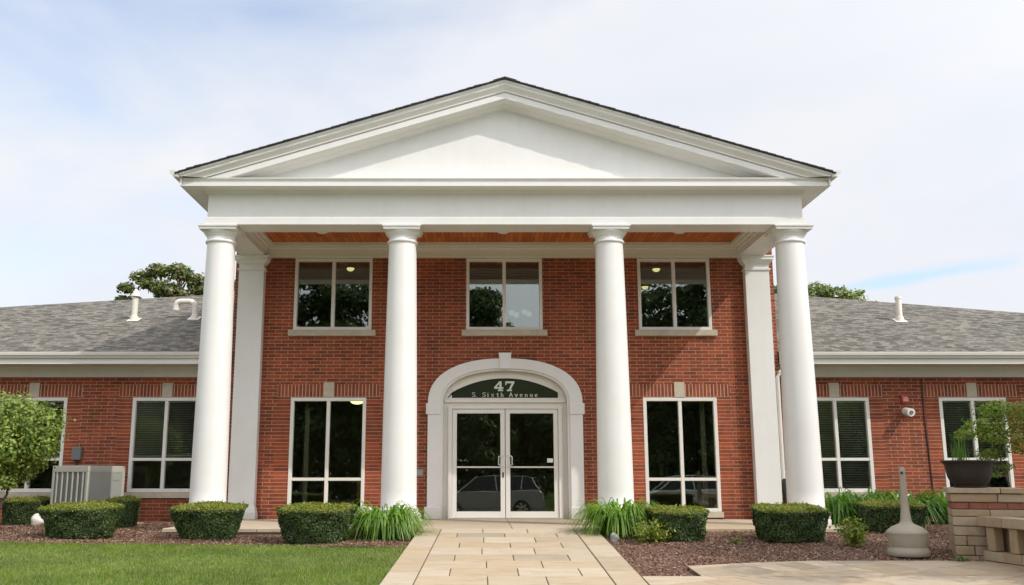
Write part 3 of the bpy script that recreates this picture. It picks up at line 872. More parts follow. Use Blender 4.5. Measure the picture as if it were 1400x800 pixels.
# ---- portico
XC = -0.055
def column(cx, first=None):
    if first:
        c = first.copy(); COL.objects.link(c); c.location.x = cx
        for ch in first.children:
            d = ch.copy(); COL.objects.link(d); d.parent = c
        return c
    prof = []
    z0, z1, r0, r1 = 0.30, 4.93, 0.308, 0.247
    for i in range(17):
        t = i/16; prof.append((r0+(r1-r0)*(t**1.35), z0+(z1-z0)*t))
    prof = [(0.335, 0.27), (0.322, 0.28)]+prof
    c = MB().lathe(prof, n=48).build('column', M['column'], B, smooth=True, loc=(cx, -2.35, 0))
    cap = [(0.247, 4.925), (0.272, 4.935), (0.280, 4.955), (0.272, 4.975), (0.250, 4.985), (0.250, 5.045), (0.262, 5.05), (0.265, 5.065), (0.285, 5.085), (0.305, 5.11), (0.318, 5.135), (0.318, 5.15)]
    m = MB().lathe(cap, n=48)
    m.hull8([(-.325,-.325,5.145),(.325,-.325,5.145),(.325,.325,5.145),(-.325,.325,5.145),(-.325,-.325,5.195),(.325,-.325,5.195),(.325,.325,5.195),(-.325,.325,5.195)])
    m.box(-.345, .345, -.345, .345, 5.193, 5.219)
    m.build('capital', M['column'], c, smooth=True)
    base = [(0.385, 0.0), (0.395, 0.01), (0.395, 0.10), (0.385, 0.112), (0.375, 0.118), (0.388, 0.14), (0.388, 0.17), (0.372, 0.20), (0.348, 0.215), (0.338, 0.245), (0.334, 0.272)]
    MB().lathe(base, n=48).build('column_base', M['column'], c, smooth=True)
    return c
c0 = column(-5.17)
for x in (-1.895, 1.83, 5.085): column(x, c0)

def pilaster(x0, x1):
    m = MB().box(x0, x1, -0.19, -0.002, 0.24, 4.98)
    p = m.build('pilaster', M['white'], B, bevel=0.006)
    m = MB().box(x0-.045, x1+.045, -0.235, -0.002, 0.002, 0.12)
    m.hull8([(x0-.04,-.23,.12),(x1+.04,-.23,.12),(x1+.04,-.002,.12),(x0-.04,-.002,.12),(x0-.003,-.193,.255),(x1+.003,-.193,.255),(x1+.003,-.002,.255),(x0-.003,-.002,.255)])
    m.build('pilaster_base', M['white'], p, bevel=0.012)
    m = MB().box(x0-.025, x1+.025, -0.215, -0.002, 4.93, 4.965)
    m.box(x0+.002, x1-.002, -0.192, -0.002, 4.96, 5.06)
    prof = [(0.0, 5.055), (0.03, 5.065), (0.035, 5.085), (0.06, 5.12), (0.085, 5.135), (0.085, 5.19), (0.10, 5.195), (0.10, 5.222)]
    m.loft([[(x0-d,-.19-d,z),(x1+d,-.19-d,z),(x1+d,-.002,z),(x0-d,-.002,z)] for d, z in prof])
    m.build('capital', M['white'], p, bevel=0)
pilaster(-5.388, -4.88); pilaster(4.875, 5.36)

def portico():
    EL, ER = XC-5.315, XC+5.315
    m = MB()
    m.box(EL, ER, -2.62, -2.10, 5.224, 5.86)                      # front beam and frieze
    m.box(EL-.03, ER+.03, -2.65, -2.615, 5.226, 5.352)            # architrave band
    m.box(EL-.012, ER+.012, -2.632, -2.612, 5.352, 5.372)
    for x0, x1 in ((EL, EL+.50), (ER-.50, ER)): m.box(x0, x1, -2.105, -0.003, 5.2245, 5.86)
    ent = m.build('entablature', M['white'], B, bevel=0.005)
    # horizontal cornice with returns
    CL, CR = XC-5.697, XC+5.697
    prof = [(-2.60, 5.853), (-2.93, 5.853), (-2.93, 5.918), (-2.905, 5.922), (-2.895, 5.965), (-2.945, 5.985), (-2.945, 6.0), (-2.45, 6.05), (-2.45, 5.853)]
    m = MB().prism_x(prof, CL, CR)
    m.prism_x([(-2.62, 5.80), (-2.64, 5.815), (-2.70, 5.87), (-2.70, 5.856), (-2.62, 5.856)][0:3]+[(-2.62, 5.87)], EL-.05, ER+.05)
    m.build('cornice', M['white'], ent)
    # inner crown mouldings along beams and back wall
    m = MB()
    def crown(p0, p1, nx, ny, z, h, d):
        # stepped strip along p0->p1, projecting (nx,ny)
        for (dz0, dz1, dd) in ((0.0, h*0.45, d*0.45), (h*0.45, h, d)):
            xs = sorted((p0[0], p1[0]+0, p0[0]+nx*dd, p1[0]+nx*dd)); ys = sorted((p0[1], p1[1], p0[1]+ny*dd, p1[1]+ny*dd))
            m.box(xs[0], xs[-1], ys[0], ys[-1], z+dz0, z+dz1)
    m.box(EL+.5, ER-.5, -0.12, -0.003, 5.222, 5.375)
    m.box(EL+.5, ER-.5, -0.20, -0.003, 5.375, 5.42)
    m.box(EL+.5, ER-.5, -0.26, -0.003, 5.42, 5.499)
    for x0, sx in ((EL+.5, 1), (ER-.5, -1)):
        for a, z0, z1 in ((.05, 5.33, 5.385), (.11, 5.385, 5.43), (.17, 5.43, 5.499)):
            xs = sorted((x0, x0+sx*a)); m.box(xs[0]+(0.002 if sx > 0 else 0), xs[1]-(0.002 if sx < 0 else 0), -2.098, -0.262, z0, z1)
    for a, z0, z1 in ((.05, 5.33, 5.385), (.11, 5.385, 5.43), (.17, 5.43, 5.499)): m.box(EL+.67, ER-.67, -2.099, -2.10+a, z0, z1)
    m.build('crown_moulding', M['cream'], ent, bevel=0.004, segs=1)
    # ceiling
    cl = MB().box(EL+.4, ER-.4, -2.2, 0.0, 5.50, 5.53).build('porch_ceiling', M['wood'], B, uvmode=lambda co, n: (co.y, co.x))
    for x in (-3.55, -0.05, 3.35):
        MB().lathe([(0.02, 5.42), (0.08, 5.43), (0.125, 5.455), (0.14, 5.48), (0.15, 5.499)], x, -1.25, 24).build('ceiling_light', M['petal'], cl, smooth=True)
    # pediment
    SL = 0.304; ZP = 7.795; HW = 5.72
    m = MB()
    tz = lambda d: ZP-0.30-SL*d
    m.loft([[(XC-5.2, y, 5.98), (XC+5.2, y, 5.98), (XC+5.2, y, tz(5.2)+0.02), (XC, y, tz(0)), (XC-5.2, y, tz(5.2)+0.02)] for y in (-2.60, -2.5)])
    ped = m.build('pediment', M['white'], B)
    prof = [(-3.06, 0.0), (-3.06, -0.03), (-3.035, -0.05), (-3.03, -0.085), (-2.985, -0.135), (-2.965, -0.165), (-2.965, -0.182),
            (-2.925, -0.19), (-2.925, -0.205), (-2.945, -0.21), (-2.945, -0.308), (-2.93, -0.316), (-2.71, -0.316), (-2.69, -0.335), (-2.64, -0.36), (-2.62, -0.385), (-2.55, -0.385), (-2.55, 0.0)]
    bm = bmesh.new()
    for s in (-1, 1):
        r0 = [bm.verts.new((XC, y, ZP+dz)) for y, dz in prof]
        r1 = [bm.verts.new((XC+s*HW, y, ZP+dz-SL*HW)) for y, dz in prof]
        k = len(prof)
        for i in range(k): bm.faces.new((r0[i], r0[(i+1) % k], r1[(i+1) % k], r1[i]))
        bm.faces.new(r1)
    bmesh.ops.bisect_plane(bm, geom=bm.verts[:]+bm.edges[:]+bm.faces[:], plane_co=(0, 0, 5.998), plane_no=(0, 0, 1), clear_inner=True)
    bmesh.ops.recalc_face_normals(bm, faces=bm.faces)
    me = bpy.data.meshes.new('raking_cornice'); bm.to_mesh(me); bm.free(); me.materials.append(M['white'])
    link('raking_cornice', me, ped)
    # main roof
    def uvr(co, n): return (co.y, co.x*1.047)
    m = MB(); EX = 5.80
    for s in (-1, 1):
        p = [(XC, -3.085), (XC, 11.3), (XC+s*EX, 11.3), (XC+s*EX, -3.085)]
        zt = lambda x: ZP+0.006-SL*abs(x-XC)
        m.loft([[(x, y, zt(x)) for x, y in p], [(x, y, zt(x)+0.018) for x, y in p]])
        # irregular shingle butts along the rake edge
        d = 0.0; rnd = random.Random(5+s)
        while d < EX-0.15:
            w = 0.14; o = rnd.uniform(0.0, 0.02); e = rnd.uniform(0.003, 0.010)
            xa, xb = XC+s*d, XC+s*(d+w-0.004)
            m.hull8([(xa, -3.09-o, zt(xa)+0.001), (xb, -3.09-o, zt(xb)+0.001), (xb, -2.95, zt(xb)+0.001), (xa, -2.95, zt(xa)+0.001),
                     (xa, -3.09-o, zt(xa)+0.020), (xb, -3.09-o, zt(xb)+0.020+e), (xb, -2.95, zt(xb)+0.020+e), (xa, -2.95, zt(xa)+0.020)])
            d += w
    rf = m.build('roof', M['shingle_edge'], B, uvmode=uvr)
    m = MB(); rnd = random.Random(2); y = -3.10
    while y < 11.2:
        for s in (-1, 1):
            zt = lambda x: ZP+0.020-SL*abs(x-XC)
            p = [(XC, y), (XC, y+0.2), (XC+s*0.21, y+0.2), (XC+s*0.21, y)]
            m.loft([[(x, q, zt(x)) for x, q in p], [(x, q, zt(x)+0.022) for x, q in p]])
        y += 0.203
    m.build('ridge_cap', M['shingle_edge'], rf, uvmode=uvr)
    # side eaves: soffit, fascia, gutter
    for s in (-1, 1):
        m = MB()
        a, b = sorted((XC+s*5.315, XC+s*5.70)); m.box(a, b, -2.86, -0.002, 5.862, 5.89)
        a, b = sorted((XC+s*5.56, XC+s*5.70)); m.box(a, b, 0.0, 11.1, 5.862, 5.89)
        m.build('soffit', M['white'], rf)
        a, b = sorted((XC+s*5.70, XC+s*5.73)); MB().box(a, b, -2.97, 11.1, 5.85, 6.06).build('fascia', M['white'], rf)
        x0 = XC+s*5.75
        gp = [(-.02, 5.985), (0.075, 5.985), (0.095, 6.03), (0.135, 6.05), (0.145, 6.115), (0.13, 6.115), (0.12, 6.06), (0.085, 6.04), (0.068, 5.995), (0.008, 5.995), (0.008, 6.085), (-.02, 6.085)]
        m = MB().prism_y([(x0+s*x, z) for x, z in gp], -3.05, 11.2)
        m.loft([[(x0+s*x, y, z) for x, z in ((0.004, 5.987), (0.075, 5.987), (0.13, 6.053), (0.142, 6.112), (0.004, 6.08))] for y in (-3.055, -3.045)])
        m.build('gutter', M['gutter'], rf)
M['shingle_edge'] = plain('dark roof shingles', (0.040, 0.038, 0.036), 0.95, 0.35, 9)
portico()

# ---- wings
def wing(s):
    RS = 0.418; ZE = 3.28; YE = YW-0.65
    zr = lambda y: ZE+RS*(y-YE)
    # upper edge (slightly skewed hip line) from x=5.5 out to 18
    if s < 0: top = [(5.45, 5.67), (7.77, 4.99), (12.17, 3.72), (18, 2.04)]
    else:     top = [(5.45, 5.89), (7.92, 4.91), (12.38, 3.14), (16, 1.7)]
    xo = top[-1][0]
    f = [(s*5.505, YE), (s*xo, YE)]+[(s*x, y) for x, y in reversed(top)]
    m = MB()
    m.loft([[(x if abs(x) > 5.5 else s*5.505, y, zr(y)-0.03) for x, y in f], [(x if abs(x) > 5.5 else s*5.505, y, zr(y)) for x, y in f]])
    # back slope, falling away from the skewed edge
    bk = [(s*max(x, 5.505), y, zr(y)-0.002) for x, y in top]
    m.poly(bk+[(s*xo, 12, 1.5), (s*5.505, 12, 3.2)])
    cs = math.sqrt(1+RS*RS)
    roof = m.build('roof', M['shingle'], B, uvmode=lambda co, n: (co.x, co.y*cs))
    xa, xb = sorted((s*5.51, s*16))
    y = YE-0.02
    gp = [(y, 3.265), (y-.10, 3.265), (y-.10, 3.245), (y-.092, 3.20), (y-.065, 3.175), (y-.06, 3.15), (y, 3.15)]
    g = MB().prism_x(gp, xa, xb).build('gutter', M['gutter'], roof)
    MB().box(xa, xb, y, y+0.03, 3.035, 3.27).build('fascia', M['white'], roof)
    MB().box(xa, xb, y+0.03, YW-0.03, 3.05, 3.07).build('soffit', M['soffit'], roof)
    MB().box(xa, xb, YW-0.045, YW+0.01, 2.835, 3.05).build('frieze_board', M['white'], roof, bevel=0.004)
    # wing end and back walls
    MB().box(*sorted((s*16.0, s*15.75)), YW+0.28, 9, -0.3, 2.87).build('wall', M['brick'], B, uvmode=uv_wall)
    return roof, zr
roofL, zr = wing(-1)
roofR, _ = wing(1)
# plumbing vents and flue on the wing roofs
def vent_pipe(roof, x, y, h, r, kind):
    z = zr(y); m = MB()
    m.hull8([(x-.13,y-.13,zr(y-.13)+.004),(x+.13,y-.13,zr(y-.13)+.004),(x+.13,y+.13,zr(y+.13)+.004),(x-.13,y+.13,zr(y+.13)+.004),
             (x-.13,y-.13,zr(y-.13)+.012),(x+.13,y-.13,zr(y-.13)+.012),(x+.13,y+.13,zr(y+.13)+.012),(x-.13,y+.13,zr(y+.13)+.012)])
    if kind == 'cap':
        m.lathe([(r*1.5, z-.05), (r*1.35, z+.08), (r, z+.09), (r, z+h), (r, z+h+.01)], x, y, 20)
        m.lathe([(r*1.75, z+h+.02), (r*1.75, z+h+.03), (r*0.55, z+h+.16), (r*0.5, z+h+.20), (0.01, z+h+.21)], x, y, 20)
    elif kind == 'bend':
        m.lathe([(r*1.5, z-.05), (r*1.3, z+.07), (r, z+.08), (r, z+.10)], x, y, 20)
        pts = [(x, y, z), (x, y, z+h-.14)]+[(x-.14+.14*math.cos(t), y, z+h-.14+.14*math.sin(t)) for t in (0.4, 0.8, 1.2, 1.57)]
        pts += [(x-.26, y, z+h), (x-.34, y, z+h)]+[(x-.34-.10*math.sin(t), y, z+h-.10+.10*math.cos(t)) for t in (0.4, 0.8, 1.2, 1.57)]+[(x-.44, y, z+h-.17)]
        m.tube(pts, r, 14)
        m.lathe([(r*1.12, z+h-.17), (r*1.12, z+h-.22), (r*.9, z+h-.22)], x-.44, y, 14)
    else:
        m.lathe([(r*1.5, z-.05), (r*1.3, z+.08), (r, z+.09), (r, z+h), (r*0.8, z+h), (r*0.8, z+h-.1)], x, y, 20)
        m.lathe([(r*1.15, z+h-.06), (r*1.15, z+h-.01)], x, y, 20)
    m.build('vent_pipe', M['pvc'], roof, smooth=True)
vent_pipe(roofL, -8.44, 2.50, 0.52, 0.066, 'cap')
vent_pipe(roofL, -7.09, 2.62, 0.40, 0.066, 'bend')
vent_pipe(roofR, 9.10, 2.42, 0.56, 0.066, 'open')
# right downspout: gutter outlet, elbows, pipe beside the pilaster, black ground hose
m = MB().tube([(5.62, -0.03, 3.14), (5.62, -0.03, 3.02), (5.60, -0.06, 2.93), (5.49, -0.07, 2.86), (5.44, -0.07, 2.76), (5.44, -0.07, 0.75)], 0.04, 10)
m.box(5.39, 5.49, -0.08, -0.004, 0.88, 0.93)
m.build('downspout', M['gutter'], B, smooth=True)
MB().tube([(5.46, -0.09, 0.78), (5.48, -0.09, 0.62), (5.52, -0.12, 0.35), (5.58, -0.14, 0.06), (5.60, -0.2, 0.0)], [0.05, 0.075, 0.08, 0.08, 0.08], 12).build('drain_hose', M['dark'], B, smooth=True)
MB().tube([(-5.62, -0.03, 3.14), (-5.62, -0.03, 3.02), (-5.60, 0.2, 2.93), (-5.60, 0.52, 2.86), (-5.60, 0.54, 2.76), (-5.60, 0.54, 0.0)], 0.045, 10).build('downspout', M['gutter'], B, smooth=True)

# ------------------------------------------------------------------ fittings on the walls
p = thing('wall_plaque', 'small grey plaque fixed to the brick left of the entrance arch', 'plaque', (-1.71, 0, 0.89))
MB().box(-.10, .10, -.018, 0, -.075, .075).build('plate', M['plq'] if 'plq' in M else plain('grey plaque', (0.22, 0.21, 0.20), 0.4), p, bevel=0.004)
MB().box(-.075, .075, -.0215, -.017, -.05, .05).build('face', plain('plaque face', (0.32, 0.31, 0.29), 0.35, 0.3, 60), p)

p = thing('alarm_strobe', 'red fire alarm strobe high on the right wing brick wall', 'alarm', (8.23, YW, 2.385))
MB().box(-.075, .075, -.04, 0, -.10, .08).build('housing', plain('red housing', (0.45, 0.03, 0.03), 0.35), p, bevel=0.012)
MB().hull8([(-.06,-.10,-.06),(.06,-.10,-.06),(.06,-.04,-.07),(-.06,-.04,-.07),(-.045,-.09,.03),(.045,-.09,.03),(.06,-.04,.05),(-.06,-.04,.05)]).build('lens', plain('pink lens', (0.62, 0.25, 0.22), 0.2), p, bevel=0.01)
p = thing('security_camera', 'white round security camera below the red fire alarm', 'camera', (8.21, YW, 2.11))
MB().tube([(0, 0, .02), (0, -.10, .02), (0.01, -.14, 0)], 0.03, 10).build('arm', M['petal'], p, smooth=True)
MB().tube([(-.01, -.08, .02), (.015, -.30, -.02)], [0.075, 0.082], 20).build('body', M['petal'], p, smooth=True)
MB().tube([(.0148, -.298, -.0197), (.017, -.312, -.022)], [0.045, 0.04], 16).build('lens', plain('grey lens', (0.22, 0.17, 0.16), 0.15), p)
o = MB().tube([(8.62, YW-.012, 2.80), (8.61, YW-.012, 2.1), (8.64, YW-.013, 1.3), (8.66, YW-.012, 0.6), (8.70, YW-.02, 0.0)], 0.011, 6).build('wall_cable', M['dark'], smooth=True)
tag(o, 'thin dark cable running down the brick between the right wing windows', 'cable')
p = thing('dryer_vent', 'white vent hood low on the right wing wall above the daylilies', 'vent', (8.05, YW, 0.33))
MB().hull8([(-.11,-.12,-.10),(.11,-.12,-.10),(.11,0,-.10),(-.11,0,-.10),(-.09,-.09,.10),(.09,-.09,.10),(.09,0,.12),(-.09,0,.12)]).build('hood', M['petal'], p, bevel=0.012)
MB().box(-.14, .14, -.015, -.001, -.14, .14).build('flange', M['petal'], p, bevel=0.004)
p = thing('disconnect_box', 'grey electrical disconnect box on brick above the air conditioner', 'electrical box', (-8.69, YW, 1.28))
MB().box(-.09, .09, -.10, 0, -.13, .13).build('case', plain('grey enclosure', (0.16, 0.17, 0.165), 0.45), p, bevel=0.01)
MB().tube([(0, -.05, -.12), (0, -.05, -.34), (0.03, -.10, -.42), (0.12, -.25, -.46)], 0.028, 8).build('conduit', M['dark'], p, smooth=True)
MB().box(-.095, .095, -.108, -.10, .10, .125).build('lid', plain('grey lid', (0.2, 0.21, 0.2), 0.4), p, bevel=0.003)

# interior lamps, ladders and pale hanging drapes seen through the glass
def ceiling_lamp(x, y, z, label, r=0.14):
    p = thing('ceiling_lamp', label, 'lamp', (x, y, z), group='ceiling lamps inside the building')
    MB().lathe([(r*1.08, 0), (r*1.08, -.02), (r, -.03)], n=20).build('rim', M['steel'], p, smooth=True)
    MB().lathe([(r*.97, -.025), (r*.9, -.05), (r*.6, -.085), (r*.2, -.10), (0.005, -.10)], n=20).build('shade', M['lamp'], p, smooth=True)
ceiling_lamp(-3.14, 1.48, 2.44, 'lit dome lamp seen through the ground floor window left of the door', 0.16)
ceiling_lamp(-3.50, 2.49, 5.585, 'lit round lamp seen through the left upstairs window', 0.095)
ceiling_lamp(3.60, 2.57, 5.585, 'front lit lamp seen through the right upstairs window', 0.095)
ceiling_lamp(3.70, 4.69, 5.585, 'rear lit lamp seen through the right upstairs window', 0.095)
p = thing('pendant_lamp', 'pale globe chandelier seen through the middle upstairs window', 'chandelier', (0.42, 2.3, 5.6))
MB().tube([(0, 0, 0), (0, 0, -1.15)], 0.012, 8).build('stem', M['steel'], p)
for a in range(4):
    cx, cy = .22*math.cos(a*1.57+.4), .22*math.sin(a*1.57+.4)
    MB().lathe([(0.02, -1.20), (0.05, -1.19), (0.066, -1.15), (0.055, -1.10), (0.02, -1.08)], cx, cy, 14).build('globe', M['lampw'] if 'lampw' in M else M.setdefault('lampw', emit_mat('white lamp glass', (1, .95, .86), 0.45)), p, smooth=True)
    MB().tube([(0, 0, -1.13), (cx, cy, -1.08)], 0.01, 6).build('arm', M['steel'], p)
def ladder(x, lean, label):
    p = thing('step_ladder', label, 'ladder', (x, 0.55, 0.0), group='yellow ladders inside')
    ym = M.setdefault('yellow', plain('yellow fibreglass', (0.62, 0.30, 0.02), 0.4, 0.08))
    MB().hull8([(-.02,-.02,0),(.03,-.02,0),(.03,.03,0),(-.02,.03,0),(-.02+lean,-.02,1.0),(.03+lean,-.02,1.0),(.03+lean,.03,1.0),(-.02+lean,.03,1.0)]).build('rail', ym, p)
    MB().hull8([(.05,.30,0),(.10,.30,0),(.10,.35,0),(.05,.35,0),(.05+lean,.10,1.0),(.10+lean,.10,1.0),(.10+lean,.15,1.0),(.05+lean,.15,1.0)]).build('rail', ym, p)
    for k in range(4):
        z = .2+.22*k; MB().box(-.0+lean*z, .08+lean*z, .02, .26-.2*z, z, z+.025).build('step', ym, p)
ladder(3.92, 0.14, 'yellow ladder leaning inside the ground floor window right of the door')
ladder(-3.0, 0.10, 'yellow ladder leaning inside the ground floor window left of the door')
for x, y, h, lab in ((3.98, 0.45, 2.3, 'pale drape hanging inside the ground floor window right of the door'), (-4.06, 0.45, 2.3, 'pale drape hanging inside the ground floor window left of the door')):
    m = MB(); prof = []
    for i in range(13): prof.append((x+0.008*i, y+0.02*math.sin(i*1.4)))
    back = [(a, b+0.006) for a, b in reversed(prof)]
    m.loft([[(a, b, 0.05) for a, b in prof+back], [(a, b, h) for a, b in prof+back]])
    tag(m.build('window_drape', M['blind']), lab, 'curtain')

# ------------------------------------------------------------------ air conditioner
def ac_unit():
    p = thing('air_conditioner', 'beige louvered air conditioning unit standing behind the clipped hedges at left', 'air conditioner', (-8.10, -0.22, -0.10), R(-25))
    pm = plain('beige sheet metal', (0.42, 0.42, 0.36), 0.45, 0.05)
    dk = plain('dark coil', (0.17, 0.175, 0.155), 0.6)
    w, d, h = 0.465, 0.465, 1.12
    m = MB().box(-w, w, -d, d, 0.0, 0.10).box(-w, w, -d, d, h-.12, h)
    for sx in (-1, 1):
        for sy in (-1, 1):
            xs = sorted((sx*w, sx*(w-.06))); ys = sorted((sy*d, sy*(d-.06))); m.box(xs[0], xs[1], ys[0], ys[1], .10, h-.12)
    m.build('casing', pm, p, bevel=0.012)
    MB().box(-w+.05, w-.05, -d+.022, d-.05, .08, h-.10).build('coil', dk, p)
    MB().box(w-.03, w-.004, -d+.05, d-.05, .09, h-.11).build('side_panel', plain('grey sheet metal', (.30, .31, .275), .5, .05), p)
    m = MB()
    for i in range(6):
        x = -w+.06+(i+.5)*(2*w-.12)/6
        m.hull8([(x-.012,-d-.004,.10),(x+.015,-d-.004,.10),(x+.015,-d+.03,.10),(x-.012,-d+.03,.10),(x-.012,-d-.004,h-.12),(x+.015,-d-.004,h-.12),(x+.015,-d+.03,h-.12),(x-.012,-d+.03,h-.12)])
    m.build('louvre', pm, p, bevel=0.004, segs=1)
    MB().box(w-.006, w+.004, .16, d-.14, .84, .94).build('access_plate', plain('grey plate', (.30, .31, .28), .5), p, bevel=0.004)
    MB().lathe([(0.38, h), (0.38, h+.006), (0.30, h+.008), (0.05, h+.008)], 0, 0, 28).build('fan_guard', dk, p)
    struct(MB().box(-8.8, -7.2, -0.9, 0.5, -0.2, -0.085).build('equipment_pad', M['concrete'], bevel=0.01))
ac_unit()

# ------------------------------------------------------------------ stone pillar, balustrade, planter, ash urn
def block_course(m, x0, x1, y0, y1, z0, z1, cuts, rnd, ends=True):
    g = 0.004
    for a, b in zip([x0]+cuts, cuts+[x1]):
        j = lambda: rnd.uniform(-.008, .008)
        m.hull8([(a+g+j()*.3, y0+j(), z0+g), (b-g+j()*.3, y0+j(), z0+g), (b-g, y1, z0+g), (a+g, y1, z0+g),
                 (a+g+j()*.3, y0+j(), z1-g), (b-g+j()*.3, y0+j(), z1-g), (b-g, y1, z1-g), (a+g, y1, z1-g)])
def pillar():
    p = thing('stone_pillar', 'square tan stone block pillar with a red brick band carrying the bowl planter', 'pillar', (6.28, -5.93, -0.26), R(-22))
    rnd = random.Random(4); m = MB()
    x0, x1, y0, y1 = -.43, .43, -.43, .43
    zs = [0.0, .075, .20, .325, .45, .57, .665]
    for i, (a, b) in enumerate(zip(zs, zs[1:])):
        c = [[-.15, .18], [-.20, .10], [-.28, .16], [-.05], [-.12, .14], [.02], ][i % 6]
        block_course(m, x0, x1, y0, y1, a, b, c, rnd)
    m.build('shaft', M['block'], p, bevel=0.014)
    MB().box(x0+.02, x1-.02, y0+.02, y1-.02, 0, .93).build('core', M['joint'], p)
    m = MB(); block_course(m, x0+.012, x1-.012, y0+.012, y1-.012, .668, .752, [-.22, 0, .23], rnd); m.build('brick_band', M['bandbrick'], p, bevel=0.006)
    m = MB(); block_course(m, x0-.005, x1+.005, y0-.005, y1+.005, .755, .865, [.12], rnd); block_course(m, x0-.03, x1+.03, y0-.03, y1+.03, .867, .942, [.16], rnd)
    m.build('cap', M['block'], p, bevel=0.014)
M['bandbrick'] = plain('red band brick', (0.26, 0.085, 0.055), 0.85, 0.25, 9, bmp=0.3)
pillar()

def balustrade():
    p = thing('stone_balustrade', 'low tan stone balustrade with square openings running from the pillar toward the viewer', 'balustrade', (5.98, -6.36, -0.26), R(4))
    rnd = random.Random(9); G = lambda y: hbase(0, -6.36+y)+0.26
    yA, yB = 0.0, -4.2; th = .28
    base = MB(); cap = MB(); core = MB()
    def blk(mb, ya, yb, z0, z1, o=0.0):
        g = .004; j = lambda: rnd.uniform(-.008, .008)
        mb.hull8([(-o+j(), yb+g, z0+g), (th+o, yb+g, z0+g), (th+o, ya-g, z0+g), (-o+j(), ya-g, z0+g),
                  (-o+j(), yb+g, z1-g), (th+o, yb+g, z1-g), (th+o, ya-g, z1-g), (-o+j(), ya-g, z1-g)])
    y = yA; k = 0
    while y > yB:
        l = rnd.uniform(.36, .52); y2 = max(yB, y-l)
        blk(base, y, y2, -.32, 0.03); y = y2
    y = yA-.05
    blk(base, yA, y, .03, .155)
    while y > yB:
        l = rnd.uniform(.36, .52); y2 = max(yB, y-l)
        blk(base, y, y2, .03, .155); y = y2
    base.build('base_course', M['block'], p, bevel=0.012)
    y = yA+.02
    while y > yB:
        y2 = max(yB, y-.52); blk(cap, y, y2, .455, .585, .035); y = y2
    cap.build('cap', M['block'], p, bevel=0.014)
    MB().box(.20, th-.01, yB+.02, yA-.02, .15, .46).build('back_course', M['block'], p)
    y = yA-.10
    while y-.15 > yB:
        j = lambda: rnd.uniform(-.006, .006)
        m = MB().hull8([(.01+j(), y-.17, .158), (.125, y-.17, .158), (.125, y+j(), .158), (.01+j(), y+j(), .158), (.01+j(), y-.17, .452), (.125, y-.17, .452), (.125, y+j(), .452), (.01+j(), y+j(), .452)])
        m.build('baluster', M['block'], p, bevel=0.012)
        y -= .47
balustrade()

def planter():
    p = thing('bowl_planter', 'wide dark brown bowl planter with sparse grass on the stone pillar', 'planter', (6.05, -6.06, 0.682))
    prof = [(0.19, 0.0), (0.20, 0.0), (0.205, 0.025), (0.195, 0.03), (0.235, 0.07), (0.268, 0.14), (0.283, 0.22), (0.292, 0.29), (0.315, 0.325), (0.335, 0.338), (0.337, 0.352), (0.325, 0.358), (0.295, 0.345), (0.28, 0.31), (0.02, 0.30)]
    MB().lathe(prof, n=44).build('bowl', plain('dark glazed clay', (0.022, 0.014, 0.011), 0.7, 0.25, 6), p, smooth=True)
    MB().lathe([(0.283, .30), (0.28, .315), (0.01, .325)], n=24).build('soil', M['soil'], p)
    n = 34; Q = []
    for i in range(n):
        a = RNG.uniform(0, 6.28); r = RNG.uniform(0, .12); bx, by = -.10+r*math.cos(a), r*math.sin(a)
        h = RNG.uniform(.14, .46); lx, ly = RNG.normal(0, .05, 2); w = .004
        Q.append([(bx-w, by, .31), (bx+w, by, .31), (bx+lx*.6+w*.8, by+ly*.6, .31+h*.6), (bx+lx*.6-w*.8, by+ly*.6, .31+h*.6)])
        Q.append([(bx+lx*.6-w*.8, by+ly*.6, .31+h*.6), (bx+lx*.6+w*.8, by+ly*.6, .31+h*.6), (bx+lx+.001, by+ly, .31+h), (bx+lx-.001, by+ly, .31+h)])
    quads('grass_tuft', Q, M['lily_dark'], p)
planter()

def ash_urn():
    p = thing('cigarette_receptacle', 'tan cigarette receptacle with bulbous base and tall thin neck beside the pillar', 'ash bin', (5.18, -6.0, hbase(0, -6.0)-0.012))
    mt = plain('tan moulded plastic', (0.35, 0.305, 0.235), 0.55, 0.08, 4, bmp=0.05)
    body = [(0.255, 0.0), (0.265, 0.012), (0.265, 0.05), (0.255, 0.085), (0.235, 0.105), (0.232, 0.125), (0.238, 0.13), (0.255, 0.26), (0.256, 0.285)]
    MB().lathe(body, n=40).build('base', mt, p, smooth=True)
    top = [(0.262, 0.285), (0.264, 0.30), (0.25, 0.325), (0.19, 0.375), (0.12, 0.405), (0.085, 0.425), (0.07, 0.46), (0.055, 0.60), (0.045, 0.80), (0.038, 1.0), (0.036, 1.14), (0.030, 1.155), (0.005, 1.158)]
    MB().lathe(top, n=40).build('neck', mt, p, smooth=True)
    MB().tube([(-.02, -.032, 1.08), (-.022, -.042, 1.08)], 0.018, 12).build('opening', M['dark'], p)
ash_urn()

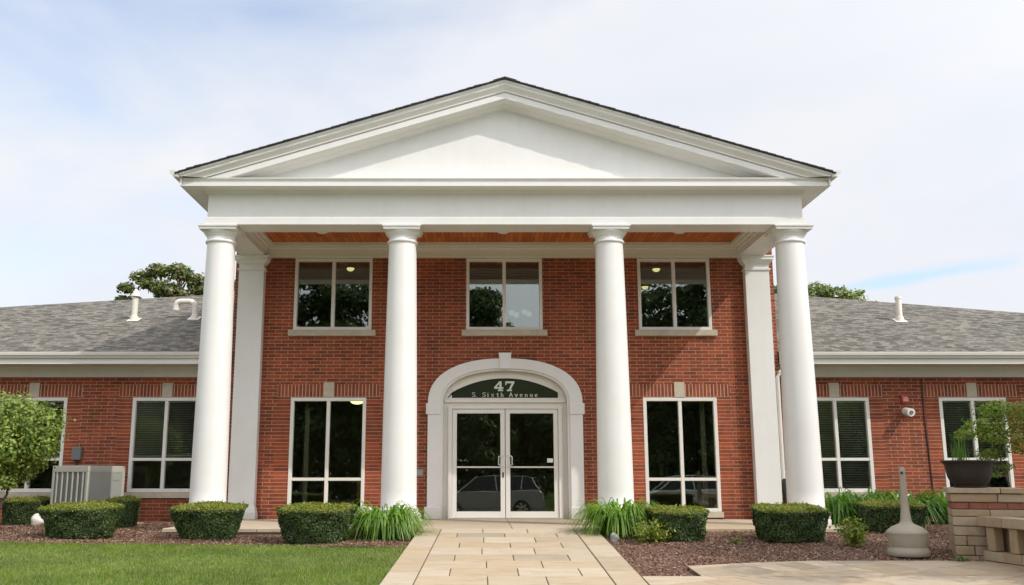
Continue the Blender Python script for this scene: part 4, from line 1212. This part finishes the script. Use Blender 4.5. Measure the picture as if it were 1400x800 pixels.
# ------------------------------------------------------------------ clipped bushes
def bush(x, y, wt, wb, dt, db, h, label, seed, dens=1.0, round_=0.0):
    rng = np.random.default_rng(seed)
    z0 = hbed(x, y)
    p = thing('clipped_bush', label, 'bush', (x, y, z0), group='clipped yew bushes')
    ez = 3.2                                            # superellipse plan
    def plan(t, a, b):
        c, s = np.cos(t), np.sin(t)
        k = (np.abs(c)**ez+np.abs(s)**ez)**(-1/ez)
        return a*c*k, b*s*k
    def wob(t, z): return 1+0.04*np.sin(3*t+seed*1.7)+0.03*np.sin(5*t+z*6+seed*2.3)+0.02*np.sin(11*t-z*13+seed)
    # core
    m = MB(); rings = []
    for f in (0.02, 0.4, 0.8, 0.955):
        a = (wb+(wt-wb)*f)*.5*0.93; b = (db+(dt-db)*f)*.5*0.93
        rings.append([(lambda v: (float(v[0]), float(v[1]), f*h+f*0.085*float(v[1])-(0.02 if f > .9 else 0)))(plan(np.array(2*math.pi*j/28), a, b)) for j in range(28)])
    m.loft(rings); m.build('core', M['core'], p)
    # side leaves
    per = (wt+dt)*2
    n = int(5200*per*h*dens)
    t = rng.uniform(0, 2*math.pi, n); f = rng.uniform(0, 1, n)**0.9
    a = (wb+(wt-wb)*f**.85)*.5; b = (db+(dt-db)*f**.85)*.5
    dep = 1-np.abs(rng.normal(0, .03, n)); w = wob(t, f)
    px, py = plan(t, a, b); pz = f*h+f*0.085*py-.035*f**6
    C = np.stack([px*w*dep, py*w*dep, pz+0.01], 1)
    Nn = np.stack([np.cos(t), np.sin(t), np.full(n, 0.25)], 1)
    quads('foliage', leaves(C, Nn, .034, .55, .55), M['yew'], p)
    # top: trimmed flat, fresh tips, sunlight put into their lighter colour
    n = int(5200*wt*dt*dens*1.15)
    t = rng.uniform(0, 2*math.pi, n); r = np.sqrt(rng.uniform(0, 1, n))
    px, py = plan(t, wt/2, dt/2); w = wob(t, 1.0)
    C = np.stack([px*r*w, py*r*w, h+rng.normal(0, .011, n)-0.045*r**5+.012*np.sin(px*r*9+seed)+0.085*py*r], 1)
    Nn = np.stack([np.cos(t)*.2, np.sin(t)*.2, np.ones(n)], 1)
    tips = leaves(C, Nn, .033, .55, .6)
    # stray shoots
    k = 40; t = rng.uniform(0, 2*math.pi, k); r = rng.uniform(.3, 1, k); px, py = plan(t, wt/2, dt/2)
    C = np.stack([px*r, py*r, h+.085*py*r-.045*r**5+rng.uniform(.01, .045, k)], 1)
    quads('fresh_lit_tips', np.concatenate([tips, leaves(C, np.stack([np.cos(t), np.sin(t), np.zeros(k)], 1), .05, .35, .4)]), M['yew_tip'], p)
    return p
bush(-6.78, -3.62, 1.20, .90, .95, .74, .50, 'large clipped bush in front of the air conditioner', 1)
bush(-4.66, -4.02, 1.12, .74, .90, .60, .52, 'clipped bush in front of the leftmost column', 2)
bush(-2.96, -4.36, 1.16, .86, .92, .70, .53, 'clipped bush below the ground floor window left of the door', 3)
bush(2.46, -4.40, .88, .72, .84, .66, .47, 'smaller rounded clipped bush below the window right of the door', 4)
bush(4.12, -4.42, 1.08, .88, .92, .74, .50, 'dark clipped bush in front of the rightmost column', 5)
bush(-9.35, 0.0, .86, .72, .70, .6, .50, 'clipped bush under the leftmost window behind the small tree', 6, .8)
bush(-7.18, -0.85, .60, .46, .60, .5, .52, 'small clipped bush just right of the air conditioner', 7, .8)
bush(6.22, -3.1, 1.05, .9, .8, .7, .46, 'dark low clipped bush behind the cigarette receptacle', 8, .8)

# ------------------------------------------------------------------ daylilies and small plants
def blades_plant(p, n, rad, hgt, length, width, mat, seed, name='leaf_clump', sx=1, sy=1):
    rng = np.random.default_rng(seed); Q = []
    for i in range(n):
        a = rng.uniform(0, 2*math.pi); r0 = rad*.55*math.sqrt(rng.uniform(0, 1))
        bx, by = r0*math.cos(a)*sx, r0*math.sin(a)*sy
        a2 = a+rng.normal(0, .5); L = length*rng.uniform(.6, 1.15); H = hgt*rng.uniform(.65, 1.1)
        w = width*rng.uniform(.7, 1.2); sd = np.array([-math.sin(a2), math.cos(a2), 0])
        bend = rng.uniform(.75, 1.25)
        prev = None; S = 6
        for k in range(S+1):
            t = k/S
            q = np.array([bx+math.cos(a2)*L*t*.62*sx, by+math.sin(a2)*L*t*.62*sy, H*(3.3*t-3.25*bend*t*t)*1.25])
            q[2] = max(q[2], .01)
            ww = w*(1-t**2.2)*.5+.0008
            cur = (q-sd*ww, q+sd*ww)
            if prev is not None: Q.append([prev[0], prev[1], cur[1], cur[0]])
            prev = cur
    quads(name, Q, mat, p)
def lily(x, y, rad, h, n, label, seed, group, mat='lily', sx=1, sy=1):
    p = thing('daylily_clump', label, 'plant', (x, y, hbed(x, y)), group=group)
    blades_plant(p, n, rad, h, rad*2.0, .032, M[mat], seed, 'leaves', sx, sy)
    return p
lily(-1.98, -3.78, .50, .40, 400, 'arching green daylily clump left of the paved walk', 21, 'daylilies beside the walk')
lily(1.72, -3.66, .54, .40, 420, 'arching green daylily clump right of the paved walk', 22, 'daylilies beside the walk')
for i, (x, y, lab) in enumerate([(6.05, -1.2, 'daylily clump directly right of the rightmost column'), (6.75, -.9, 'daylily clump under the first right wing window'),
                                 (7.5, -.75, 'daylily clump behind the neck of the cigarette receptacle'), (8.35, -1.0, 'daylily clump right of the white vent hood'),
                                 (8.6, -2.6, 'low daylily clump left of the stone pillar'), (9.8, -1.6, 'daylily clump right of the stone pillar')]):
    lily(x, y, .62, .47, 300, lab, 30+i, 'daylilies along the right wing', 'lily_dark')

def shrub(x, y, r, h, n, label, seed, mat, leaf=.045, name='leafy_shrub', cat='shrub'):
    rng = np.random.default_rng(seed); p = thing(name, label, cat, (x, y, hbed(x, y)))
    m = MB(); tips = []
    for i in range(14):
        a = rng.uniform(0, 6.28); rr = r*rng.uniform(.15, .9); hh = h*rng.uniform(.5, 1.0)*(1-.3*(rr/r))
        tip = (rr*math.cos(a), rr*math.sin(a), hh); tips.append(tip)
        m.tube([(0.02*math.cos(a), 0.02*math.sin(a), 0), (tip[0]*.5, tip[1]*.5, hh*.6), tip], [.006, .005, .003], 5)
    m.build('stems', M['bark'], p)
    T = np.array(tips); idx = rng.integers(0, len(T), n); t = rng.uniform(.35, 1.05, (n, 1))
    C = T[idx]*t*np.array([1, 1, 1])+rng.normal(0, r*.13, (n, 3)); C[:, 2] = np.clip(C[:, 2], .02, None)
    quads('leaves', leaves(C, np.tile([0, -.2, 1.0], (n, 1)), leaf, .6, .7), M[mat], p)
    return p
shrub(1.98, -4.75, .34, .36, 850, 'yellow green shrublet in the mulch right of the walk', 41, 'spirea')
shrub(4.82, -5.1, .30, .42, 1300, 'lime green shrublet left of the cigarette receptacle', 42, 'spirea')
shrub(3.18, -4.85, .16, .14, 80, 'tiny green seedling sprouting in the right mulch bed', 43, 'spirea', .035, 'seedling', 'plant')
shrub(5.62, -6.50, .14, .10, 110, 'small green weed at the foot of the stone pillar', 44, 'lily_dark', .03, 'weed', 'plant')
p = shrub(-2.36, -3.42, .28, .46, 260, 'white flowering plant between the bush and left daylilies', 45, 'lily', .05, 'flowering_plant', 'plant')
rng = np.random.default_rng(5); n = 90
C = np.stack([rng.normal(0, .14, n), rng.normal(-.05, .12, n), rng.uniform(.12, .46, n)], 1)
quads('blossoms', leaves(C, np.tile([0, -1.0, .5], (n, 1)), .05, .9, .5), M['petal'], p)

def rock(x, y, r, h, label, mat, seed, name='rock'):
    rng = np.random.default_rng(seed)
    bm = bmesh.new(); bmesh.ops.create_icosphere(bm, subdivisions=3, radius=1)
    for v in bm.verts:
        k = 1+.16*math.sin(v.co.x*3+seed)+.13*math.sin(v.co.y*4.3+seed*2)+.10*math.sin(v.co.z*5+v.co.x*2)
        v.co = Vector((v.co.x*r*k, v.co.y*r*.8*k, v.co.z*h*k*.6+h*.35))
    me = bpy.data.meshes.new(name); bm.to_mesh(me); bm.free(); me.materials.append(mat)
    for q in me.polygons: q.use_smooth = True
    tag(link(name, me, None, (x, y, hbed(x, y))), label, 'rock')
rock(1.50, -4.45, .075, .13, 'fist sized grey rock beside the right edge of the walk', plain('grey rock', (0.30, 0.30, 0.30), .8, .3, 12, bmp=.4), 2)
rock(-8.82, -0.60, .15, .24, 'white boulder between the two left hand bushes', plain('white rock', (0.74, 0.70, 0.64), .7, .12, 6, bmp=.3), 3)

# ------------------------------------------------------------------ grass blades and mulch chips (stuff)
def scatter_rect(n, xa, xb, ya, yb, rng): return rng.uniform(xa, xb, n), rng.uniform(ya, yb, n)
def vec_h(f, X, Y): return np.array([f(float(a), float(b)) for a, b in zip(X, Y)])
def np_hbase(Y):
    return np.where(Y > -3.3, 0, np.where(Y > -8.5, -0.072*(-3.3-Y), -0.3744-0.033*(-8.5-Y)))
rng = np.random.default_rng(77)
n = 190000
X, Y = scatter_rect(n, -12.5, -1.56, -9.6, -4.2, rng)
edge = -5.10-(X+1.68)*0.078+0.02*np.sin(X*3.1)+0.015*np.sin(X*7.3)
keep = (Y < edge+rng.normal(0, .03, n)) & (X < -1.505+.031*(Y+4.3)-.01); X, Y = X[keep], Y[keep]; n = len(X)
Z = np_hbase(Y)-.047
hgt = rng.uniform(.022, .052, n)*(1+.2*np.sin(Y*2.3+.4*np.sin(X))); a = rng.uniform(0, 6.28, n); w = rng.uniform(.003, .0055, n)
lx, ly = rng.normal(0, .018, n), rng.normal(0, .018, n)
Q = np.stack([np.stack([X-w*np.cos(a), Y-w*np.sin(a), Z], 1), np.stack([X+w*np.cos(a), Y+w*np.sin(a), Z], 1), np.stack([X+lx, Y+ly, Z+hgt], 1)], 1)
patch = np.sin(X*1.9+2.1*np.sin(Y*1.3))*np.sin(Y*2.7+1.7*np.sin(X*.9))+rng.normal(0, .35, n)
Q = Q[(patch < .95) | (rng.uniform(0, 1, n) < .45)]
stuff(quads('grass', Q, M['grass']), 'mown green grass of the lawn left of the paved walk', 'grass')

def chips(xa, xb, ya, yb, n, seed, cond, label):
    rng = np.random.default_rng(seed); X, Y = scatter_rect(n, xa, xb, ya, yb, rng)
    k = cond(X, Y); X, Y = X[k], Y[k]; n = len(X)
    left = xb < 0
    near, far = (-.10, -.045) if left else (-.055, -.03)
    off = near+(far-near)*np.clip((-3.3-Y)/1.7, 0, 1)
    Z = np_hbase(Y)+off+.012*np.sin(X*2.7+Y)+.010*np.sin(Y*4.1-X*1.3)+rng.uniform(.002, .022, n)
    C = np.stack([X, Y, Z], 1)
    sizes = rng.uniform(.014, .042, n)
    N_ = np.tile([0, 0, 1.0], (n, 1))+rng.normal(0, .38, (n, 3)); N_ /= np.linalg.norm(N_, axis=1, keepdims=True)
    t = rng.normal(0, 1, (n, 3)); t -= (t*N_).sum(1, keepdims=True)*N_; t /= np.linalg.norm(t, axis=1, keepdims=True)
    b = np.cross(N_, t); s = sizes[:, None]; wv = rng.uniform(.003, .008, (n, 1))
    Q = np.stack([C-t*s*.5-b*wv, C-t*s*.5+b*wv, C+t*s*.5+b*wv*.7, C+t*s*.5-b*wv], 1)
    stuff(quads('mulch_chips', Q, M['mulchchip']), label, 'mulch')
chips(-12, -1.5, -5.4, .5, 125000, 3, lambda X, Y: (Y > -5.10-(X+1.68)*.078+.02*np.sin(X*3.1)+.015*np.sin(X*7.3)-.03) & ((Y < -3.30) | (X < -5.65)) & (X < -1.53+.031*(Y+4.3)), 'brown shredded bark mulch covering the left planting bed')
def condR(X, Y):
    e = np.where(X < 2.06, -7.55, np.interp(X, [2.06, 3.05, 4.44, 5.45, 16], [-6.85, -6.58, -6.32, -6.42, -6.42]))
    return (Y > e-.01) & ((Y < -3.30) | (X > 5.62)) & (X > WALK_R+.01)
chips(1.38, 12, -7.6, .5, 140000, 4, condR, 'brown shredded bark mulch covering the right planting bed')

# ------------------------------------------------------------------ trees
def clump_leaves(clumps, per, leaf, rng, aspect=.6, shell=.55, flat=1.0):
    out = []
    for (cx, cy, cz, rx, rz) in clumps:
        n = int(per*rx*rx*(rz/rx+.5))
        v = rng.normal(0, 1, (n, 3)); v /= np.linalg.norm(v, axis=1, keepdims=True)
        r = (shell+(1-shell)*rng.uniform(0, 1, (n, 1)))*(1+rng.normal(0, .10, (n, 1)))
        r *= 1+.16*np.sin(v[:, :1]*6+cx*3)*np.sin(v[:, 1:2]*5+cy*2)
        C = np.array([cx, cy, cz])+v*r*np.array([rx, rx, rz])
        out.append(leaves(C, v+np.array([0, 0, .5*flat]), leaf, aspect, .6))
    return np.concatenate(out)
def tree(name, label, x, y, zb, clumps, trunk, per, leaf, mat, seed, group=None, r0=.15, limbs=True, cat='tree'):
    """clumps are relative to the base; trunk = polyline relative to the base"""
    rng = np.random.default_rng(seed)
    p = thing(name, label, cat, (x, y, zb), group=group)
    m = MB(); k = len(trunk)
    m.tube(trunk, [r0*(1-.55*i/(k-1)) for i in range(k)], 9)
    m.build('trunk', M['bark'], p, smooth=True)
    if limbs:
        m = MB(); t0 = [Vector(t) for t in trunk]
        for (cx, cy, cz, rx, rz) in clumps:
            e = Vector((cx, cy, cz)); s = t0[-1] if rng.uniform() < .6 else t0[-1].lerp(t0[-2], .5)
            mid = s.lerp(e, .5)+Vector((rng.normal(0, .12*rx), rng.normal(0, .12*rx), .12*rx))
            rr = r0*.38
            m.tube([s, mid, e], [rr, rr*.6, rr*.22], 6)
            for q in range(3):
                d = Vector(rng.normal(0, 1, 3)); d.normalize()
                m.tube([mid.lerp(e, .5), e+Vector((d.x*rx*.75, d.y*rx*.75, d.z*rz*.75))], [rr*.3, rr*.1], 5)
        m.build('limbs', M['bark'], p, smooth=True)
    quads('crown', clump_leaves(clumps, per, leaf, rng), mat, p)
    return p
# small trees close to the building
tree('ornamental_tree', 'small rounded bright green tree in front of the leftmost window', -8.75, -2.5, -0.1,
     [(.15, 0, 1.98, .54, .42), (.74, -.1, 1.78, .42, .40), (.80, -.2, 1.5, .30, .30), (-.35, .1, 1.9, .50, .42), (.30, -.3, 1.45, .42, .38), (.62, .0, 1.35, .36, .36), (-.2, -.25, 1.4, .45, .40),
      (-.75, 0, 1.6, .45, .45), (.35, .1, 1.05, .30, .26), (-.1, -.1, 1.0, .36, .28), (-.6, .1, 1.15, .40, .34), (.0, .3, 1.6, .5, .5), (-.15, 0, .74, .26, .17), (.22, -.1, .82, .22, .15), (-.5, 0, .82, .30, .22)],
     [(-.12, 0, 0), (.02, -.02, .30), (.20, 0, .62), (.22, 0, .95), (.1, 0, 1.4)], 5200, .062, M['orna'], 51, r0=.030)
tree('japanese_maple', 'slender maple with reddish tinged leaves behind the stone pillar', 7.62, -4.35, -0.13,
     [(-.45, 0, 1.72, .30, .14), (-.72, -.05, 1.58, .22, .09), (-.15, .05, 1.98, .34, .14), (-.25, -.1, 1.55, .32, .14), (.12, 0, 1.75, .32, .18), (.35, -.1, 1.95, .40, .18),
      (-.30, .1, 1.28, .24, .12), (.05, -.1, 1.40, .24, .14), (.45, 0, 1.55, .36, .2), (-.12, 0, 1.10, .15, .06), (.7, .1, 1.75, .40, .2), (.75, 0, 1.35, .3, .15), (-.36, -.1, .98, .11, .05)],
     [(.02, 0, 0), (-.03, 0, .50), (-.14, 0, .95), (-.22, 0, 1.30), (-.12, 0, 1.6)], 6200, .042, M['maple'], 52, r0=.020)
# trees beyond the roof
def crown(rng, n, w, h0, h1, r):
    out = []
    for i in range(n):
        a = rng.uniform(0, 6.28); t = rng.uniform(0, 1); q = w*math.sqrt(rng.uniform(0, 1))*math.sqrt(max(.05, 1-(2*t-1)**2*.85))
        rr = r*rng.uniform(.7, 1.25); out.append((q*math.cos(a), q*math.sin(a), h0+(h1-h0)*t, rr, rr*.78))
    return out
tree('shade_tree', 'autumn tinged tree rising beyond the left wing roof', -12.6, 18, -.2,
     [(-1.95, 0, 8.35, .42, .22), (-1.45, .2, 8.85, .46, .24), (-.75, 0, 9.05, .50, .30), (.1, 0, 9.0, .58, .34), (.75, .3, 8.65, .55, .34), (-.25, -.3, 8.2, .62, .40), (.55, -.2, 7.75, .75, .45), (1.45, 0, 8.25, .55, .32), (1.6, .2, 7.6, .80, .6), (-1.0, -.3, 8.45, .42, .24), (1.0, .1, 8.2, .5, .3),
      (-1.75, 0, 7.5, .48, .26), (-2.15, .3, 7.95, .36, .15), (-1.25, .2, 7.75, .28, .14), (2.3, 0, 7.9, .75, .5), (2.5, .3, 8.5, .5, .3), (-.2, 0, 7.3, .8, .5), (1.0, 0, 6.8, 1.1, .8), (-1.2, 0, 6.8, .9, .6), (3.2, 0, 7.3, 1.0, .8)],
     [(.8, 0, 0), (.7, 0, 3), (.5, 0, 5.2), (.4, 0, 6.6)], 1350, .17, M['oak'], 53, 'trees beyond the roofs', .28)
tree('shade_tree', 'yellow green treetop rising beyond the right wing roof', 13.4, 18, -.2,
     [(-1.4, 0, 7.9, .9, .55), (-.6, .2, 8.2, .75, .42), (.1, 0, 8.05, .8, .40), (.8, 0, 7.75, .7, .38), (1.5, 0, 7.45, .7, .36), (2.2, 0, 7.3, .55, .3), (-.2, 0, 7.2, 1.1, .7), (1.0, 0, 6.9, 1.0, .6), (-1.9, 0, 7.2, .9, .7), (-1.9, .3, 8.35, .35, .2), (1.25, .2, 8.2, .22, .12)],
     [(0, 0, 0), (.1, 0, 3), (0, 0, 5), (0, 0, 6.4)], 1000, .16, M['green'], 54, 'trees beyond the roofs', .28)
# shade tree standing to the right of the frame
rng = np.random.default_rng(61)
tree('shade_tree', 'leafy tree right of the stone balustrade shading the patio', 8.9, -9.3, hbase(0, -9.3)-.05, crown(rng, 30, 1.9, 2.9, 5.9, .80)+[(1.3, 2.6, 4.2, .9, .7), (1.6, 3.6, 4.8, 1.0, .8), (2.2, 2.8, 4.9, 1.0, .8), (1.6, 1.6, 3.8, .9, .7), (2.4, 4.2, 4.3, .9, .7)],
     [(.2, 0, 0), (.1, 0, 1.2), (0, 0, 2.2), (0, 0, 3.2)], 520, .12, M['green'], 62, None, .14)

# street trees and cars behind the photographer, mirrored in the glass
specs = [(-19, -44, 15, 3.6), (-12.5, -46, 17, 3.4), (-8.3, -44, 16.5, 3.0), (-0.2, -48, 15.2, 2.2), (6.2, -60, 9.5, 3.6), (10.9, -46, 16.2, 2.9), (15.6, -45, 17, 3.4), (22, -47, 14, 3.6)]
for i, (x, y, h, w) in enumerate(specs):
    rng = np.random.default_rng(100+i)
    cl_ = crown(rng, 34, w, 2.6, h-.8, w*.42)
    if w == 2.2: cl_ += [(rng.uniform(-2.3, 1.6), rng.uniform(-1, 1), z, 1.15, .9) for z in np.linspace(8.5, 14.2, 12)]
    tree('street_tree', 'broad dark tree across the street, mirrored in the windows', x, y, -.95, cl_,
         [(0, 0, 0), (.1, 0, 2), (0, 0, 4), (.1, 0, h*.55)], 260, .36, M['street'], 200+i, 'trees mirrored in the windows', .3)
rng = np.random.default_rng(300)  # unseen leaf belt, added to keep sky out of the lower window reflections
cl = [(x+rng.uniform(-.8, .8), rng.uniform(-1.5, 1.5), z, 2.3, 2.0) for x in np.arange(-46, 47, 2.2) for z in (1.0, 3.2, 5.4, 7.2+rng.uniform(-.6, .8))]
stuff(quads('leaf_backing', clump_leaves(cl, 130, .42, rng), M['street'], None, (0, -58, -.9)), 'unseen dark leaf belt across the street, added to darken the ground floor glass', 'leaf_backing')

def car(x, y, label, paint, name='parked_car', rz=0):
    p = thing(name, label, 'car', (x, y, -.86), rz, 'cars parked along the street')
    gl = M.setdefault('carglass', plain('car glass', (.012, .014, .016), .06))
    rub = M.setdefault('rubber', plain('tyre rubber', (.02, .02, .02), .8))
    # rear end at +x, front at -x
    side = [(-2.28, .42), (-2.25, .75), (-1.95, .92), (-1.15, 1.05), (2.05, 1.12), (2.22, 1.0), (2.28, .70), (2.22, .42)]
    def section(px, pz, yy): return (px, yy, pz)
    m = MB(); rings = []
    for yy, k in ((-.90, .93), (-.86, .985), (-.5, 1.0), (.5, 1.0), (.86, .985), (.90, .93)):
        rings.append([(a*(.985 if k < .95 else 1.0), yy, .42+(b-.42)*k+(0.02 if k > .99 else 0)) for a, b in side])
    m.loft(rings)
    m.box(-2.1, 2.1, -.84, .84, .26, .44)
    body = m.build('body', paint, p, smooth=True, bevel=0)
    roof = [(-1.18, 1.06), (-.45, 1.62), (.2, 1.70), (1.55, 1.64), (1.80, 1.56), (2.08, 1.12)]
    m = MB()
    for (yy, k) in ((0, 0),): pass
    rings = [[(a, s*(.86-(b-1.06)*.28), b) for a, b in roof] for s in (-1, 1)]
    m.loft(rings); m.build('cabin', gl, p)
    m = MB()
    top = [(-.50, 1.60), (.2, 1.705), (1.55, 1.645), (1.86, 1.585)]
    m.loft([[(a, s*.70, b+.012) for a, b in top]+[(a, s*.70, b-.03) for a, b in reversed(top)] for s in (-1, 1)])
    for s in (-1, 1):
        for (a, b), (c, d) in (((-1.18, 1.06), (-.45, 1.63)), ((.35, 1.08), (.30, 1.69)), ((1.35, 1.10), (1.42, 1.65)), ((2.08, 1.12), (1.80, 1.58))):
            m.tube([(a, s*(.872-(b-1.06)*.28), b), (c, s*(.872-(d-1.06)*.28), d)], .035, 6)
    m.box(1.72, 2.0, -.62, .62, 1.575, 1.60)
    m.build('roof', paint, p, bevel=.006, segs=1)
    for s in (-1, 1):
        for wx in (-1.42, 1.38):
            w = MB(); n = 24
            yy = sorted((s*.70, s*.91))
            w.loft([[(wx+.345*math.cos(2*math.pi*j/n), q, .345+.345*math.sin(2*math.pi*j/n)) for j in range(n)] for q in yy])
            wo = w.build('wheel', rub, p, bevel=.02)
            r = MB(); yy = sorted((s*.90, s*.925))
            for j in range(7):
                t = 2*math.pi*j/7; cx, cz = math.cos(t), math.sin(t)
                r.hull8([(wx-cz*.03+cx*.04, yy[0], .345+cx*.03+cz*.04), (wx+cz*.03+cx*.04, yy[0], .345-cx*.03+cz*.04), (wx+cz*.03+cx*.04, yy[1], .345-cx*.03+cz*.04), (wx-cz*.03+cx*.04, yy[1], .345+cx*.03+cz*.04),
                         (wx-cz*.04+cx*.24, yy[0], .345+cx*.04+cz*.24), (wx+cz*.04+cx*.24, yy[0], .345-cx*.04+cz*.24), (wx+cz*.04+cx*.24, yy[1], .345-cx*.04+cz*.24), (wx-cz*.04+cx*.24, yy[1], .345+cx*.04+cz*.24)])
            r.build('rim', M['steel'], wo)
        a = sorted((s*.88, s*.60))
        MB().hull8([(2.10,a[0],.86),(2.29,a[0],.86),(2.29,a[1],.86),(2.10,a[1],.86),(1.95,a[0],1.02),(2.23,a[0],1.02),(2.23,a[1],1.02),(1.95,a[1],1.02)]).build('tail_light', M.setdefault('red', plain('red lamp', (.42, .02, .02), .15)), p, bevel=.015)
        MB().box(-2.27, -2.1, *a, .72, .86).build('headlight', M['petal'], p, bevel=.02)
    MB().box(-2.33, -2.2, -.8, .8, .36, .60).box(2.2, 2.33, -.8, .8, .36, .62).build('bumper', paint, p, bevel=.03)
    return p
car(-0.15, -21.5, 'silver hatchback parked at the kerb, mirrored in the entrance doors', plain('silver car paint', (.42, .43, .44), .22, .03, metal=.6))
car(8.6, -24.5, 'white car parked at the kerb, mirrored in the window right of the door', plain('white car paint', (.7, .7, .7), .2, .03))
